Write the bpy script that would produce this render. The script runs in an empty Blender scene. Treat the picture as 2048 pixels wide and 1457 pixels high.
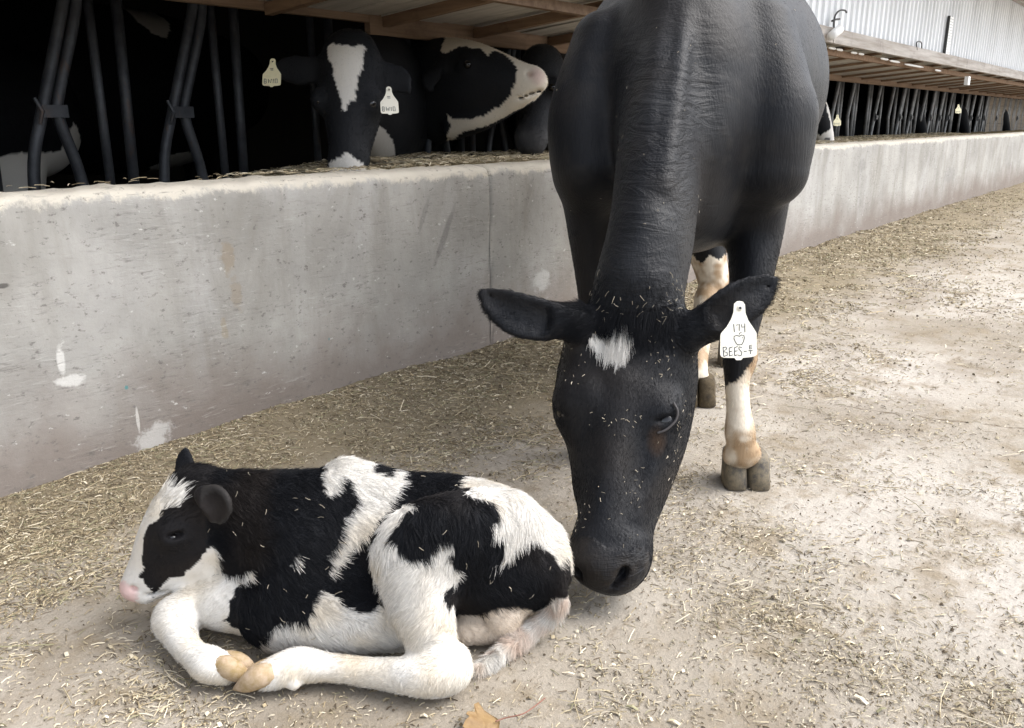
import bpy, math, random
import numpy as np
rng = np.random.default_rng(7)
random.seed(7)
scene = bpy.context.scene

# ------------------------------------------------------------------ camera
# World: X runs along the feed wall, Y into the barn, Z up (metres).
HEADING = math.radians(39.07)          # camera heading from +X
PITCH = math.radians(16.02)
cam_data = bpy.data.cameras.new('camera')
cam = bpy.data.objects.new('camera', cam_data)
scene.collection.objects.link(cam)
scene.camera = cam
cam.location = (0, 0, 1.0)
cam.rotation_euler = (math.radians(90) - PITCH, 0, HEADING - math.radians(90))
cam_data.sensor_width = 36
cam_data.lens = 1700 / 2048 * 36
cam_data.clip_start = 0.05
cam_data.clip_end = 600

# ------------------------------------------------------------------ sky and sun (overcast)
world = bpy.data.worlds.new('World')
scene.world = world
world.use_nodes = True
wn = world.node_tree.nodes
wl = world.node_tree.links
for n in list(wn):
    wn.remove(n)
w_out = wn.new('ShaderNodeOutputWorld')
w_bg = wn.new('ShaderNodeBackground')
w_sky = wn.new('ShaderNodeTexSky')
w_hsv = wn.new('ShaderNodeHueSaturation')
SUN_ELEV = math.radians(52)
SUN_AZ = math.radians(-46)             # direction towards the sun, from +X, counter-clockwise
w_sky.sky_type = 'NISHITA'
w_sky.sun_disc = False
w_sky.sun_elevation = SUN_ELEV
w_sky.sun_rotation = math.radians(90) - SUN_AZ
w_sky.dust_density = 3.0
w_hsv.inputs['Saturation'].default_value = 0.42
w_bg.inputs['Strength'].default_value = 0.15
wl.new(w_sky.outputs['Color'], w_hsv.inputs['Color'])
wl.new(w_hsv.outputs['Color'], w_bg.inputs['Color'])
wl.new(w_bg.outputs['Background'], w_out.inputs['Surface'])

sun_data = bpy.data.lights.new('sun', 'SUN')
sun_data.energy = 0.95
sun_data.angle = math.radians(52)
sun_data.color = (1.0, 0.985, 0.965)
sun = bpy.data.objects.new('sun', sun_data)
scene.collection.objects.link(sun)
_d = (math.cos(SUN_ELEV) * math.cos(SUN_AZ), math.cos(SUN_ELEV) * math.sin(SUN_AZ), math.sin(SUN_ELEV))
sun.rotation_euler = (math.atan2(math.hypot(_d[0], _d[1]), _d[2]), 0, math.atan2(_d[1], _d[0]) + math.pi / 2)
sun.location = (2, -4, 8)

scene.view_settings.view_transform = 'Standard'
scene.view_settings.look = 'None'
scene.view_settings.exposure = 1.55
scene.view_settings.gamma = 1.0
scene.view_settings.use_curve_mapping = False
scene.render.engine = 'CYCLES'
scene.cycles.max_bounces = 8
scene.cycles.use_denoising = True

# ------------------------------------------------------------------ helpers
VIEW_ROT = HEADING - math.radians(90)   # animals are modelled in a frame turned by this angle about Z
_cr, _sr = math.cos(VIEW_ROT), math.sin(VIEW_ROT)
def to_world(p):                        # (r, f, z) of the turned frame -> world
    p = np.asarray(p, float)
    return np.stack([p[..., 0] * _cr - p[..., 1] * _sr, p[..., 0] * _sr + p[..., 1] * _cr, p[..., 2]], -1)

def tag(o, label=None, cat=None, group=None, kind=None):
    if label: o['label'] = label
    if cat: o['category'] = cat
    if group: o['group'] = group
    if kind: o['kind'] = kind
    return o

def link(o, parent=None):
    scene.collection.objects.link(o)
    if parent is not None:
        o.parent = parent
    return o

def empty(name, loc=(0, 0, 0), rz=0.0):
    o = bpy.data.objects.new(name, None)
    o.empty_display_size = 0.1
    o.location = loc
    o.rotation_euler = (0, 0, rz)
    return link(o)

def mesh_np(name, verts, quads, mat, parent=None, smooth=True, color=None, tris=None):
    """verts (n,3); quads (m,4) int; optional tris (k,3); color (n,4) point attribute 'tint'."""
    verts = np.asarray(verts, np.float32)
    me = bpy.data.meshes.new(name)
    me.vertices.add(len(verts))
    me.vertices.foreach_set('co', verts.ravel())
    parts, starts, totals, pos = [], [], [], 0
    for arr, k in ((quads, 4), (tris, 3)):
        if arr is not None and len(arr):
            arr = np.asarray(arr, np.int32)
            parts.append(arr.ravel())
            starts.append(np.arange(len(arr), dtype=np.int32) * k + pos)
            totals.append(np.full(len(arr), k, np.int32))
            pos += arr.size
    loops = np.concatenate(parts)
    me.loops.add(len(loops))
    me.loops.foreach_set('vertex_index', loops)
    st = np.concatenate(starts)
    me.polygons.add(len(st))
    me.polygons.foreach_set('loop_start', st)
    me.polygons.foreach_set('loop_total', np.concatenate(totals))
    me.polygons.foreach_set('use_smooth', np.full(len(st), smooth))
    me.update(calc_edges=True)
    me.validate()
    if color is not None:
        a = me.color_attributes.new('tint', 'FLOAT_COLOR', 'POINT')
        a.data.foreach_set('color', np.asarray(color, np.float32).ravel())
    if mat is not None:
        me.materials.append(getattr(mat, 'm', mat))
    return link(bpy.data.objects.new(name, me), parent)

BOX_Q = np.array([[0, 3, 2, 1], [4, 5, 6, 7], [0, 1, 5, 4], [1, 2, 6, 5], [2, 3, 7, 6], [3, 0, 4, 7]])
class MB:
    """collects simple solids, links them as one mesh object"""
    def __init__(s): s.v, s.q, s.t, s.n = [], [], [], 0
    def add(s, v, q=None, t=None):
        v = np.asarray(v, float)
        s.v.append(v)
        if q is not None and len(q): s.q.append(np.asarray(q) + s.n)
        if t is not None and len(t): s.t.append(np.asarray(t) + s.n)
        s.n += len(v)
        return s
    def box(s, lo, hi):
        (a, b, c), (d, e, f) = lo, hi
        return s.add([(a, b, c), (d, b, c), (d, e, c), (a, e, c), (a, b, f), (d, b, f), (d, e, f), (a, e, f)], BOX_Q)
    def tube(s, pts, r, n=10, caps=True):
        pts = np.asarray(pts, float)
        rr = np.broadcast_to(np.asarray(r, float), (len(pts),))
        tan = np.gradient(pts, axis=0)
        tan /= np.linalg.norm(tan, axis=1)[:, None] + 1e-9
        ref = np.array([0.31, 0.87, 0.38])
        a = np.cross(tan, ref); a /= np.linalg.norm(a, axis=1)[:, None] + 1e-9
        b = np.cross(tan, a)
        th = np.linspace(0, 2 * math.pi, n, endpoint=False)
        ring = pts[:, None] + rr[:, None, None] * (np.cos(th)[None, :, None] * a[:, None] + np.sin(th)[None, :, None] * b[:, None])
        v = ring.reshape(-1, 3)
        q = [(i * n + j, i * n + (j + 1) % n, (i + 1) * n + (j + 1) % n, (i + 1) * n + j) for i in range(len(pts) - 1) for j in range(n)]
        t = []
        if caps:
            v = np.vstack([v, pts[0], pts[-1]])
            k = len(pts) * n
            t = [(k, (j + 1) % n, j) for j in range(n)] + [(k + 1, (len(pts) - 1) * n + j, (len(pts) - 1) * n + (j + 1) % n) for j in range(n)]
        return s.add(v, q, t)
    def extrude(s, poly, origin, ex, ey, ez, th):
        """closed 2-D polygon (convex fan from its centroid) given thickness th along ez"""
        poly = np.asarray(poly, float); origin, ex, ey, ez = map(lambda k: np.asarray(k, float), (origin, ex, ey, ez))
        n = len(poly)
        P = origin + poly[:, :1] * ex + poly[:, 1:] * ey
        c = P.mean(0)
        v = np.vstack([P, P + ez * th, c, c + ez * th])
        q = [(i, (i + 1) % n, n + (i + 1) % n, n + i) for i in range(n)]
        t = [(2 * n, (i + 1) % n, i) for i in range(n)] + [(2 * n + 1, n + i, n + (i + 1) % n) for i in range(n)]
        return s.add(v, q, t)
    def build(s, name, mat, parent=None, smooth=False, off=(0, 0, 0)):
        v = np.vstack(s.v) - np.asarray(off, float)
        return mesh_np(name, v, np.vstack(s.q) if s.q else None, mat, parent, smooth, None, np.vstack(s.t) if s.t else None)

def smooth_path(pts, per=6):
    """Catmull-Rom through rows (any number of columns)"""
    p = np.asarray(pts, float)
    if len(p) < 3:
        return np.vstack([p[0] + (p[1] - p[0]) * t for t in np.linspace(0, 1, per + 1)])
    e = np.vstack([2 * p[0] - p[1], p, 2 * p[-1] - p[-2]])
    out = []
    for i in range(1, len(e) - 2):
        for t in np.linspace(0, 1, per, endpoint=False):
            a, b, c, d = e[i - 1], e[i], e[i + 1], e[i + 2]
            out.append(0.5 * (2 * b + (c - a) * t + (2 * a - 5 * b + 4 * c - d) * t * t + (3 * b - a - 3 * c + d) * t ** 3))
    out.append(p[-1])
    return np.array(out)

_NT = np.random.default_rng(3).random((64, 64, 64)).astype(np.float32)
def vnoise(P, scale, seed=0):
    """value noise in -1..1 at points P (n,3), cell size = scale"""
    p = np.asarray(P, np.float32) / scale + 17.37 * seed + 1000
    i = np.floor(p).astype(np.int64); f = p - i
    f = f * f * (3 - 2 * f)
    i0, i1 = i & 63, (i + 1) & 63
    def g(a, b, c): return _NT[a[:, 0], b[:, 1], c[:, 2]]
    fx, fy, fz = f[:, 0], f[:, 1], f[:, 2]
    x00 = g(i0, i0, i0) * (1 - fx) + g(i1, i0, i0) * fx
    x10 = g(i0, i1, i0) * (1 - fx) + g(i1, i1, i0) * fx
    x01 = g(i0, i0, i1) * (1 - fx) + g(i1, i0, i1) * fx
    x11 = g(i0, i1, i1) * (1 - fx) + g(i1, i1, i1) * fx
    return ((x00 * (1 - fy) + x10 * fy) * (1 - fz) + (x01 * (1 - fy) + x11 * fy) * fz) * 2 - 1

def in_poly(x, y, poly):
    poly = np.asarray(poly, float)
    r = np.zeros(len(x), bool)
    j = len(poly) - 1
    for i in range(len(poly)):
        xi, yi = poly[i]; xj, yj = poly[j]
        c = ((yi > y) != (yj > y)) & (x < (xj - xi) * (y - yi) / ((yj - yi) + 1e-12) + xi)
        r ^= c
        j = i
    return r

# ---- implicit bodies: swept ellipses blended on a grid, skinned with surface nets
class Body:
    def __init__(s, lo, hi, h):
        s.lo = np.array(lo, float); s.h = h
        s.n = np.ceil((np.array(hi) - s.lo) / h).astype(int) + 1
        s.D = np.full(s.n, 0.5, np.float32)
        s.G = np.zeros(s.n, np.int8)
        s.ax = [(s.lo[i] + h * np.arange(s.n[i])).astype(np.float32) for i in range(3)]
    def _sl(s, lo, hi):
        a = np.maximum(np.floor((np.asarray(lo) - s.lo) / s.h).astype(int), 0)
        b = np.minimum(np.ceil((np.asarray(hi) - s.lo) / s.h).astype(int) + 1, s.n)
        return tuple(slice(int(a[i]), max(int(a[i]), int(b[i]))) for i in range(3))
    def chain(s, secs, side, k=0.03, g=0, per=10, cut=False, cap=1.0):
        """secs rows: x, y, z, radius along `side`, radius across it"""
        secs = np.asarray(secs, float)
        P = smooth_path(secs, per) if len(secs) > 1 else np.vstack([secs, secs + [1e-4, 0, 0, 0, 0]])
        side = np.asarray(side, float)
        m = k + 2 * s.h
        rmax = np.maximum(P[:, 3], P[:, 4])
        full = s._sl((P[:, :3] - rmax[:, None]).min(0) - m, (P[:, :3] + rmax[:, None]).max(0) + m)
        o = [q.start for q in full]
        T = np.full([q.stop - q.start for q in full], 0.5, np.float32)
        for i in range(len(P) - 1):
            a, b = P[i, :3], P[i + 1, :3]
            r = max(rmax[i], rmax[i + 1])
            sl = s._sl(np.minimum(a, b) - r - m, np.maximum(a, b) + r + m)
            sl = tuple(slice(max(q.start, f.start), min(q.stop, f.stop)) for q, f in zip(sl, full))
            if any(q.stop <= q.start for q in sl):
                continue
            ab = b - a; L = np.linalg.norm(ab)
            u = ab / (L + 1e-9)
            sd = side - (side @ u) * u; sd /= np.linalg.norm(sd) + 1e-9
            w = np.cross(u, sd)
            X = (s.ax[0][sl[0]] - a[0])[:, None, None]; Y = (s.ax[1][sl[1]] - a[1])[None, :, None]; Z = (s.ax[2][sl[2]] - a[2])[None, None, :]
            du = X * np.float32(u[0]) + Y * np.float32(u[1]) + Z * np.float32(u[2])
            t = np.clip(du / (L + 1e-9), 0, 1)
            qa = du - t * L
            qs = X * np.float32(sd[0]) + Y * np.float32(sd[1]) + Z * np.float32(sd[2])
            qw = X * np.float32(w[0]) + Y * np.float32(w[1]) + Z * np.float32(w[2])
            rs = P[i, 3] + (P[i + 1, 3] - P[i, 3]) * t
            rw = P[i, 4] + (P[i + 1, 4] - P[i, 4]) * t
            ra = np.minimum(rs, rw) * cap
            e1, e2, e3 = qs / rs, qw / rw, qa / ra
            k1 = np.sqrt(e1 * e1 + e2 * e2 + e3 * e3) + 1e-6
            k2 = np.sqrt((e1 / rs) ** 2 + (e2 / rw) ** 2 + (e3 / ra) ** 2) + 1e-6
            d = (k1 * (k1 - 1) / k2).astype(np.float32)
            ls = tuple(slice(sl[j].start - o[j], sl[j].stop - o[j]) for j in range(3))
            np.minimum(T[ls], d, out=T[ls])
        D = s.D[full]
        if cut:
            hh = np.clip(0.5 - 0.5 * (D + T) / k, 0, 1)
            s.D[full] = D + (-T - D) * hh + k * hh * (1 - hh)
        else:
            s.G[full] = np.where(T < D, g, s.G[full])
            hh = np.clip(0.5 + 0.5 * (D - T) / k, 0, 1)
            s.D[full] = D + (T - D) * hh - k * hh * (1 - hh)
        return s
    def ball(s, c, r, side=(1, 0, 0), up=(0, 0, 1), k=0.03, g=0, cut=False):
        """ellipsoid: r = (along side, along up, along third)"""
        c = np.asarray(c, float)
        sd = np.asarray(side, float); sd /= np.linalg.norm(sd)
        w = np.asarray(up, float); w = w - (w @ sd) * sd; w /= np.linalg.norm(w)
        t = np.cross(sd, w)
        m = max(r) + k + 2 * s.h
        sl = s._sl(c - m, c + m)
        X = (s.ax[0][sl[0]] - c[0])[:, None, None]; Y = (s.ax[1][sl[1]] - c[1])[None, :, None]; Z = (s.ax[2][sl[2]] - c[2])[None, None, :]
        es = [(X * q[0] + Y * q[1] + Z * q[2]) / rr for q, rr in zip((sd, w, t), r)]
        k1 = np.sqrt(sum(e * e for e in es)) + 1e-6
        k2 = np.sqrt(sum((e / rr) ** 2 for e, rr in zip(es, r))) + 1e-6
        T = (k1 * (k1 - 1) / k2).astype(np.float32)
        D = s.D[sl]
        if cut:
            hh = np.clip(0.5 - 0.5 * (D + T) / k, 0, 1)
            s.D[sl] = D + (-T - D) * hh + k * hh * (1 - hh)
        else:
            s.G[sl] = np.where(T < D, g, s.G[sl])
            hh = np.clip(0.5 + 0.5 * (D - T) / k, 0, 1)
            s.D[sl] = D + (T - D) * hh - k * hh * (1 - hh)
        return s
    def skin(s, relax=2):
        D, n = s.D, s.n
        S = D < 0
        cnt = np.zeros([n[0] - 1, n[1] - 1, n[2] - 1], np.uint8)
        cs = [(i, j, k) for i in (0, 1) for j in (0, 1) for k in (0, 1)]
        for i, j, k in cs:
            cnt += S[i:n[0] - 1 + i, j:n[1] - 1 + j, k:n[2] - 1 + k]
        act = np.argwhere((cnt > 0) & (cnt < 8))
        idx = np.full(cnt.shape, -1, np.int32)
        idx[act[:, 0], act[:, 1], act[:, 2]] = np.arange(len(act))
        c8 = np.stack([D[act[:, 0] + i, act[:, 1] + j, act[:, 2] + k] for i, j, k in cs], 1)
        acc = np.zeros((len(act), 3)); num = np.zeros(len(act))
        C = np.array(cs, float)
        for a in range(8):
            for b in range(a + 1, 8):
                if abs(C[a] - C[b]).sum() == 1:
                    da, db = c8[:, a], c8[:, b]
                    m = (da < 0) != (db < 0)
                    t = np.where(m, da / np.where(m, da - db, 1), 0)
                    acc += m[:, None] * (C[a] + (C[b] - C[a]) * t[:, None]); num += m
        loc = acc / np.maximum(num, 1)[:, None]
        verts = s.lo + (act + loc) * s.h
        quads = []
        for ax in range(3):
            o1, o2 = (ax + 1) % 3, (ax + 2) % 3
            sa = [slice(0, None)] * 3; sb = [slice(0, None)] * 3
            sa[ax] = slice(0, -1); sb[ax] = slice(1, None)
            A, B = S[tuple(sa)], S[tuple(sb)]
            e = np.argwhere(A != B)
            e = e[(e[:, o1] > 0) & (e[:, o2] > 0) & (e[:, o1] < n[o1] - 1) & (e[:, o2] < n[o2] - 1)]
            inside = A[e[:, 0], e[:, 1], e[:, 2]]
            def at(d1, d2):
                q = e.copy(); q[:, o1] += d1; q[:, o2] += d2
                return idx[q[:, 0], q[:, 1], q[:, 2]]
            f = np.stack([at(-1, -1), at(0, -1), at(0, 0), at(-1, 0)], 1)
            f[~inside] = f[~inside][:, ::-1]
            quads.append(f)
        quads = np.vstack(quads)
        quads = quads[(quads >= 0).all(1)]
        for _ in range(relax):
            accv = np.zeros_like(verts); c = np.zeros(len(verts))
            for i in range(4):
                p, q = quads[:, i], quads[:, (i + 1) % 4]
                for d in range(3):
                    accv[:, d] += np.bincount(p, verts[q, d], len(verts)) + np.bincount(q, verts[p, d], len(verts))
                c += np.bincount(p, minlength=len(verts)) + np.bincount(q, minlength=len(verts))
            verts = verts * 0.4 + 0.6 * accv / np.maximum(c, 1)[:, None]
        grp = s.G[act[:, 0], act[:, 1], act[:, 2]]
        return Skin(verts, quads, grp)

class Skin:
    def __init__(s, v, q, g):
        s.v, s.q, s.g = v, q, g
        fn = np.cross(v[q[:, 2]] - v[q[:, 0]], v[q[:, 3]] - v[q[:, 1]])
        s.area = np.linalg.norm(fn, axis=1) / 2
        vn = np.zeros_like(v)
        for i in range(4):
            for d in range(3):
                vn[:, d] += np.bincount(q[:, i], fn[:, d], len(v))
        s.n = vn / (np.linalg.norm(vn, axis=1)[:, None] + 1e-12)
    def sample(s, n, weight=None):
        w = s.area.copy()
        if weight is not None:
            w = w * weight[s.q].mean(1)
        c = np.cumsum(w); f = np.searchsorted(c, rng.random(n) * c[-1])
        f = np.minimum(f, len(s.q) - 1)
        a, b = rng.random(n)[:, None], rng.random(n)[:, None]
        q = s.q[f]
        def mix(A): return (A[q[:, 0]] * (1 - a) + A[q[:, 1]] * a) * (1 - b) + (A[q[:, 3]] * (1 - a) + A[q[:, 2]] * a) * b
        nn = mix(s.n); nn /= np.linalg.norm(nn, axis=1)[:, None] + 1e-9
        return mix(s.v), nn, s.g[q[:, 0]]

def hair(name, roots, dirs, length, color, mat, parent, off, radius=0.0004, bend=None, steps=4, wob=0.0, kind='stuff'):
    n = len(roots)
    t = np.linspace(0, 1, steps)[None, :, None]
    L = np.asarray(length).reshape(-1, 1, 1)
    p = roots[:, None] + dirs[:, None] * L * t
    if bend is not None:
        p = p + bend[:, None] * L * t ** 2
    if wob:
        p = p + (rng.random((n, 1, 3)) - 0.5) * wob * L * np.sin(t * 5 + rng.random((n, 1, 1)) * 6) * t
    cu = bpy.data.hair_curves.new(name)
    cu.add_curves([steps] * n)
    cu.attributes['position'].data.foreach_set('vector', (p - np.asarray(off)).astype(np.float32).ravel())
    ra = cu.attributes.get('radius') or cu.attributes.new('radius', 'FLOAT', 'POINT')
    r = radius * (1 - 0.75 * np.linspace(0, 1, steps) ** 1.5)
    ra.data.foreach_set('value', np.broadcast_to(r, (n, steps)).astype(np.float32).ravel())
    ca = cu.attributes.new('tint', 'FLOAT_COLOR', 'CURVE')
    ca.data.foreach_set('color', np.asarray(color, np.float32).ravel())
    cu.materials.append(mat)
    o = link(bpy.data.objects.new(name, cu), parent)
    o['kind'] = kind
    return o

# ---- materials
class Mat:
    def __init__(s, name):
        s.m = bpy.data.materials.new(name); s.m.use_nodes = True
        s.t = s.m.node_tree; s.n = s.t.nodes; s.l = s.t.links
        s.b = s.n['Principled BSDF']
        s._co = None
    def node(s, typ, ins=None, **kw):
        x = s.n.new(typ)
        for k, v in kw.items(): setattr(x, k, v)
        for k, v in (ins or {}).items():
            if hasattr(v, 'is_output') or isinstance(v, bpy.types.NodeSocket): s.l.new(v, x.inputs[k])
            else: x.inputs[k].default_value = v
        return x
    def co(s):
        if s._co is None: s._co = s.node('ShaderNodeTexCoord').outputs['Object']
        return s._co
    def scaled(s, sc, loc=(0, 0, 0)):
        return s.node('ShaderNodeMapping', {'Vector': s.co(), 'Scale': sc, 'Location': loc}).outputs[0]
    def noise(s, scale, detail=5, rough=0.6, vec=None, dist=0.0):
        return s.node('ShaderNodeTexNoise', {'Vector': vec or s.co(), 'Scale': scale, 'Detail': detail, 'Roughness': rough, 'Distortion': dist}).outputs['Fac']
    def ramp(s, fac, a, b, ca=0.0, cb=1.0):
        return s.node('ShaderNodeMapRange', {'Value': fac, 'From Min': a, 'From Max': b, 'To Min': ca, 'To Max': cb}).outputs[0]
    def math(s, op, a, b=0.0):
        return s.node('ShaderNodeMath', {0: a, 1: b}, operation=op).outputs[0]
    def mix(s, fac, a, b, blend='MIX'):
        x = s.node('ShaderNodeMix', data_type='RGBA', blend_type=blend)
        for k, v in ((0, fac), (6, a), (7, b)):
            if isinstance(v, bpy.types.NodeSocket): s.l.new(v, x.inputs[k])
            elif k == 0: x.inputs[0].default_value = v
            else: x.inputs[k].default_value = (*v, 1) if len(v) == 3 else v
        return x.outputs[2]
    def attr(s, name='tint'):
        return s.node('ShaderNodeAttribute', attribute_name=name).outputs['Color']
    def set(s, color=None, rough=None, spec=None, metal=None, bump=None, strength=0.3, dist=0.01, **kw):
        for k, v in (('Base Color', color), ('Roughness', rough), ('Specular IOR Level', spec), ('Metallic', metal)):
            if v is None: continue
            if isinstance(v, bpy.types.NodeSocket): s.l.new(v, s.b.inputs[k])
            else: s.b.inputs[k].default_value = (*v, 1) if isinstance(v, tuple) and len(v) == 3 else v
        for k, v in kw.items():
            s.b.inputs[k.replace('_', ' ')].default_value = v
        if bump is not None:
            bn = s.node('ShaderNodeBump', {'Height': bump, 'Strength': strength, 'Distance': dist})
            s.l.new(bn.outputs[0], s.b.inputs['Normal'])
        return s.m

# points read off the photograph and set at their real distance (F), height (Z) or wall plane (Y), in metres
_c, _s = math.cos(PITCH), math.sin(PITCH)
def V(px, py, F):
    r, v = (px - 1024) / 1700, (728 - py) / 1700
    down, fwd = _s - v * _c, _c + v * _s
    return (r / fwd * F, F, 1 - down / fwd * F)
def Q(px, py, Z):
    r, v = (px - 1024) / 1700, (728 - py) / 1700
    down, fwd = _s - v * _c, _c + v * _s
    F = (1 - Z) * fwd / down
    return (r / fwd * F, F, Z)
def PX(p):
    p = np.asarray(p, float)
    d = p[..., 1] * _c + (1 - p[..., 2]) * _s
    u = -(1 - p[..., 2]) * _c + p[..., 1] * _s
    return 1024 + 1700 * p[..., 0] / d, 728 - 1700 * u / d
def W(px, py, Y):                       # pixel -> world point on the plane Y = const
    r, v = (px - 1024) / 1700, (728 - py) / 1700
    down, fwd = _s - v * _c, _c + v * _s
    d = to_world((r, fwd, -down))
    t = Y / d[1]
    return (d[0] * t, Y, 1 + d[2] * t)
def S(sk, px, py, off=0.0):             # nearest surface point of a skin along a pixel ray
    x, y = PX(sk.v)
    d = sk.v[:, 1] * _c + (1 - sk.v[:, 2]) * _s
    m = (np.hypot(x - px, y - py) < 7)
    i = np.where(m)[0]
    if not len(i): return (0, 0, 0)
    j = i[np.argmin(d[i])]
    p = np.array(V(px, py, sk.v[j, 1])) 
    return tuple(p + sk.n[j] * off)

# ------------------------------------------------------------------ materials of the place
def concrete_wall():
    m = Mat('weathered concrete')
    g = m.noise(2.2, 6, .65)
    base = m.mix(m.ramp(g, .3, .7), (.295, .287, .268), (.445, .433, .405))
    v = m.noise(1, 6, .65, m.scaled((4.2, 1, .8)), dist=.7)                            # vertical runs
    base = m.mix(m.ramp(v, .46, .74, 0, .7), base, (.225, .21, .18))
    v2 = m.noise(1, 5, .65, m.scaled((3, 1, 1.3), (5, 0, 0)), dist=.6)
    base = m.mix(m.ramp(v2, .52, .76, 0, .65), base, (.48, .47, .46))
    sep = m.node('ShaderNodeSeparateXYZ', {0: m.co()})
    z = sep.outputs['Z']
    damp = m.math('ADD', m.ramp(z, .46, .02, 0, .9), m.math('MULTIPLY', m.math('SUBTRACT', m.noise(3.5, 5, .6), .5), 1.0))
    base = m.mix(m.ramp(damp, .2, .75, 0, .8), base, (.20, .163, .14))     # splash zone at the foot
    top = m.math('ADD', z, m.math('MULTIPLY', m.noise(9, 7, .8, m.scaled((1, 1, .6))), .13))
    top = m.math('ADD', top, m.math('MULTIPLY', m.math('SUBTRACT', m.noise(1.4, 4, .6), .5), .09))
    base = m.mix(m.ramp(top, .838, .855, 0, .85), base, (.60, .555, .47))     # chewed pale lip
    sp = m.noise(38, 4, .7, m.scaled((1, 1, 1.6)))
    base = m.mix(m.ramp(sp, .60, .68, 0, .7), base, (.14, .13, .12))      # pits
    sp2 = m.noise(24, 4, .7, m.scaled((1, 1, 1.5), (3, 0, 7)))
    base = m.mix(m.ramp(sp2, .66, .72, 0, .7), base, (.62, .61, .58))
    # marks of their own: white splashes, rust runs, rub marks
    def blob(cx, cz, rx, rz, col, amt, dist=.06, slant=0.0, soft=.35, sc=16):
        nz = m.math('SUBTRACT', m.noise(sc, 5, .7), .5)
        dz = m.math('DIVIDE', m.math('SUBTRACT', z, cz), rz)
        dx = m.math('DIVIDE', m.math('SUBTRACT', m.math('SUBTRACT', sep.outputs['X'], cx), m.math('MULTIPLY', m.math('SUBTRACT', z, cz), slant)), rx)
        d = m.math('SQRT', m.math('ADD', m.math('MULTIPLY', dx, dx), m.math('MULTIPLY', dz, dz)))
        d = m.math('ADD', d, m.math('MULTIPLY', nz, dist * 30))
        return m.mix(m.ramp(d, 1.0, 1.0 - soft, 0, amt), base, col)
    for a in WALL_MARKS:
        base = blob(*a)
    grain = m.noise(1, 5, .6, m.scaled((17, 17, 105)), dist=.6)
    gm = m.ramp(m.noise(3.2, 4, .6, m.scaled((1, 1, 1.6), (9, 3, 1))), .38, .62)
    grain2 = m.noise(60, 6, .75)
    h = m.math('ADD', m.math('MULTIPLY', grain, m.math('MULTIPLY', gm, .8)), m.math('MULTIPLY', grain2, .7))
    base = m.mix(m.math('MULTIPLY', m.ramp(grain, .43, .30, 0, .6), gm), base, (.14, .13, .12))
    base = m.mix(m.math('MULTIPLY', m.ramp(grain, .60, .72, 0, .35), gm), base, (.60, .59, .56))
    return m.set(base, .92, .2, bump=h, strength=.5, dist=.005)

WALL_MARKS = [
    (*W(122, 725, 2.43)[::2], .012, .050, (.66, .65, .62), .8, .05),
    (*W(138, 762, 2.43)[::2], .045, .020, (.66, .65, .62), .75, .07),
    (*W(312, 875, 2.43)[::2], .07, .05, (.58, .565, .54), .7, .09),
    (*W(276, 840, 2.43)[::2], .006, .05, (.66, .64, .60), .7, .03),
    (*W(455, 510, 2.43)[::2], .028, .055, (.27, .20, .12), .42, .10),
    (*W(475, 590, 2.43)[::2], .024, .06, (.27, .20, .12), .33, .11),
    (*W(448, 655, 2.43)[::2], .014, .045, (.30, .22, .10), .3, .10),
    (*W(890, 470, 2.43)[::2], .022, .13, (.16, .155, .15), .5, .03, .55),
    (*W(848, 430, 2.43)[::2], .016, .09, (.19, .185, .175), .4, .03, .45),
    (*W(1085, 560, 2.43)[::2], .07, .06, (.6, .6, .58), .55, .06),
    (*W(1060, 380, 2.43)[::2], .02, .08, (.2, .19, .18), .35, .04, .4),
    (*W(4, 572, 2.43)[::2], .02, .008, (.08, .075, .07), .8, .03),
    (*W(253, 775, 2.43)[::2], .0065, .0075, (.08, .25, .26), .8, .012, 0, .3, 120),
    (*W(658, 678, 2.43)[::2], .005, .006, (.10, .24, .25), .6, .012, 0, .3, 120),
    (*W(1725, 330, 2.43)[::2], .12, .07, (.18, .175, .17), .35, .05),
    (*W(1900, 350, 2.43)[::2], .3, .10, (.2, .195, .19), .3, .05),
]

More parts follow.
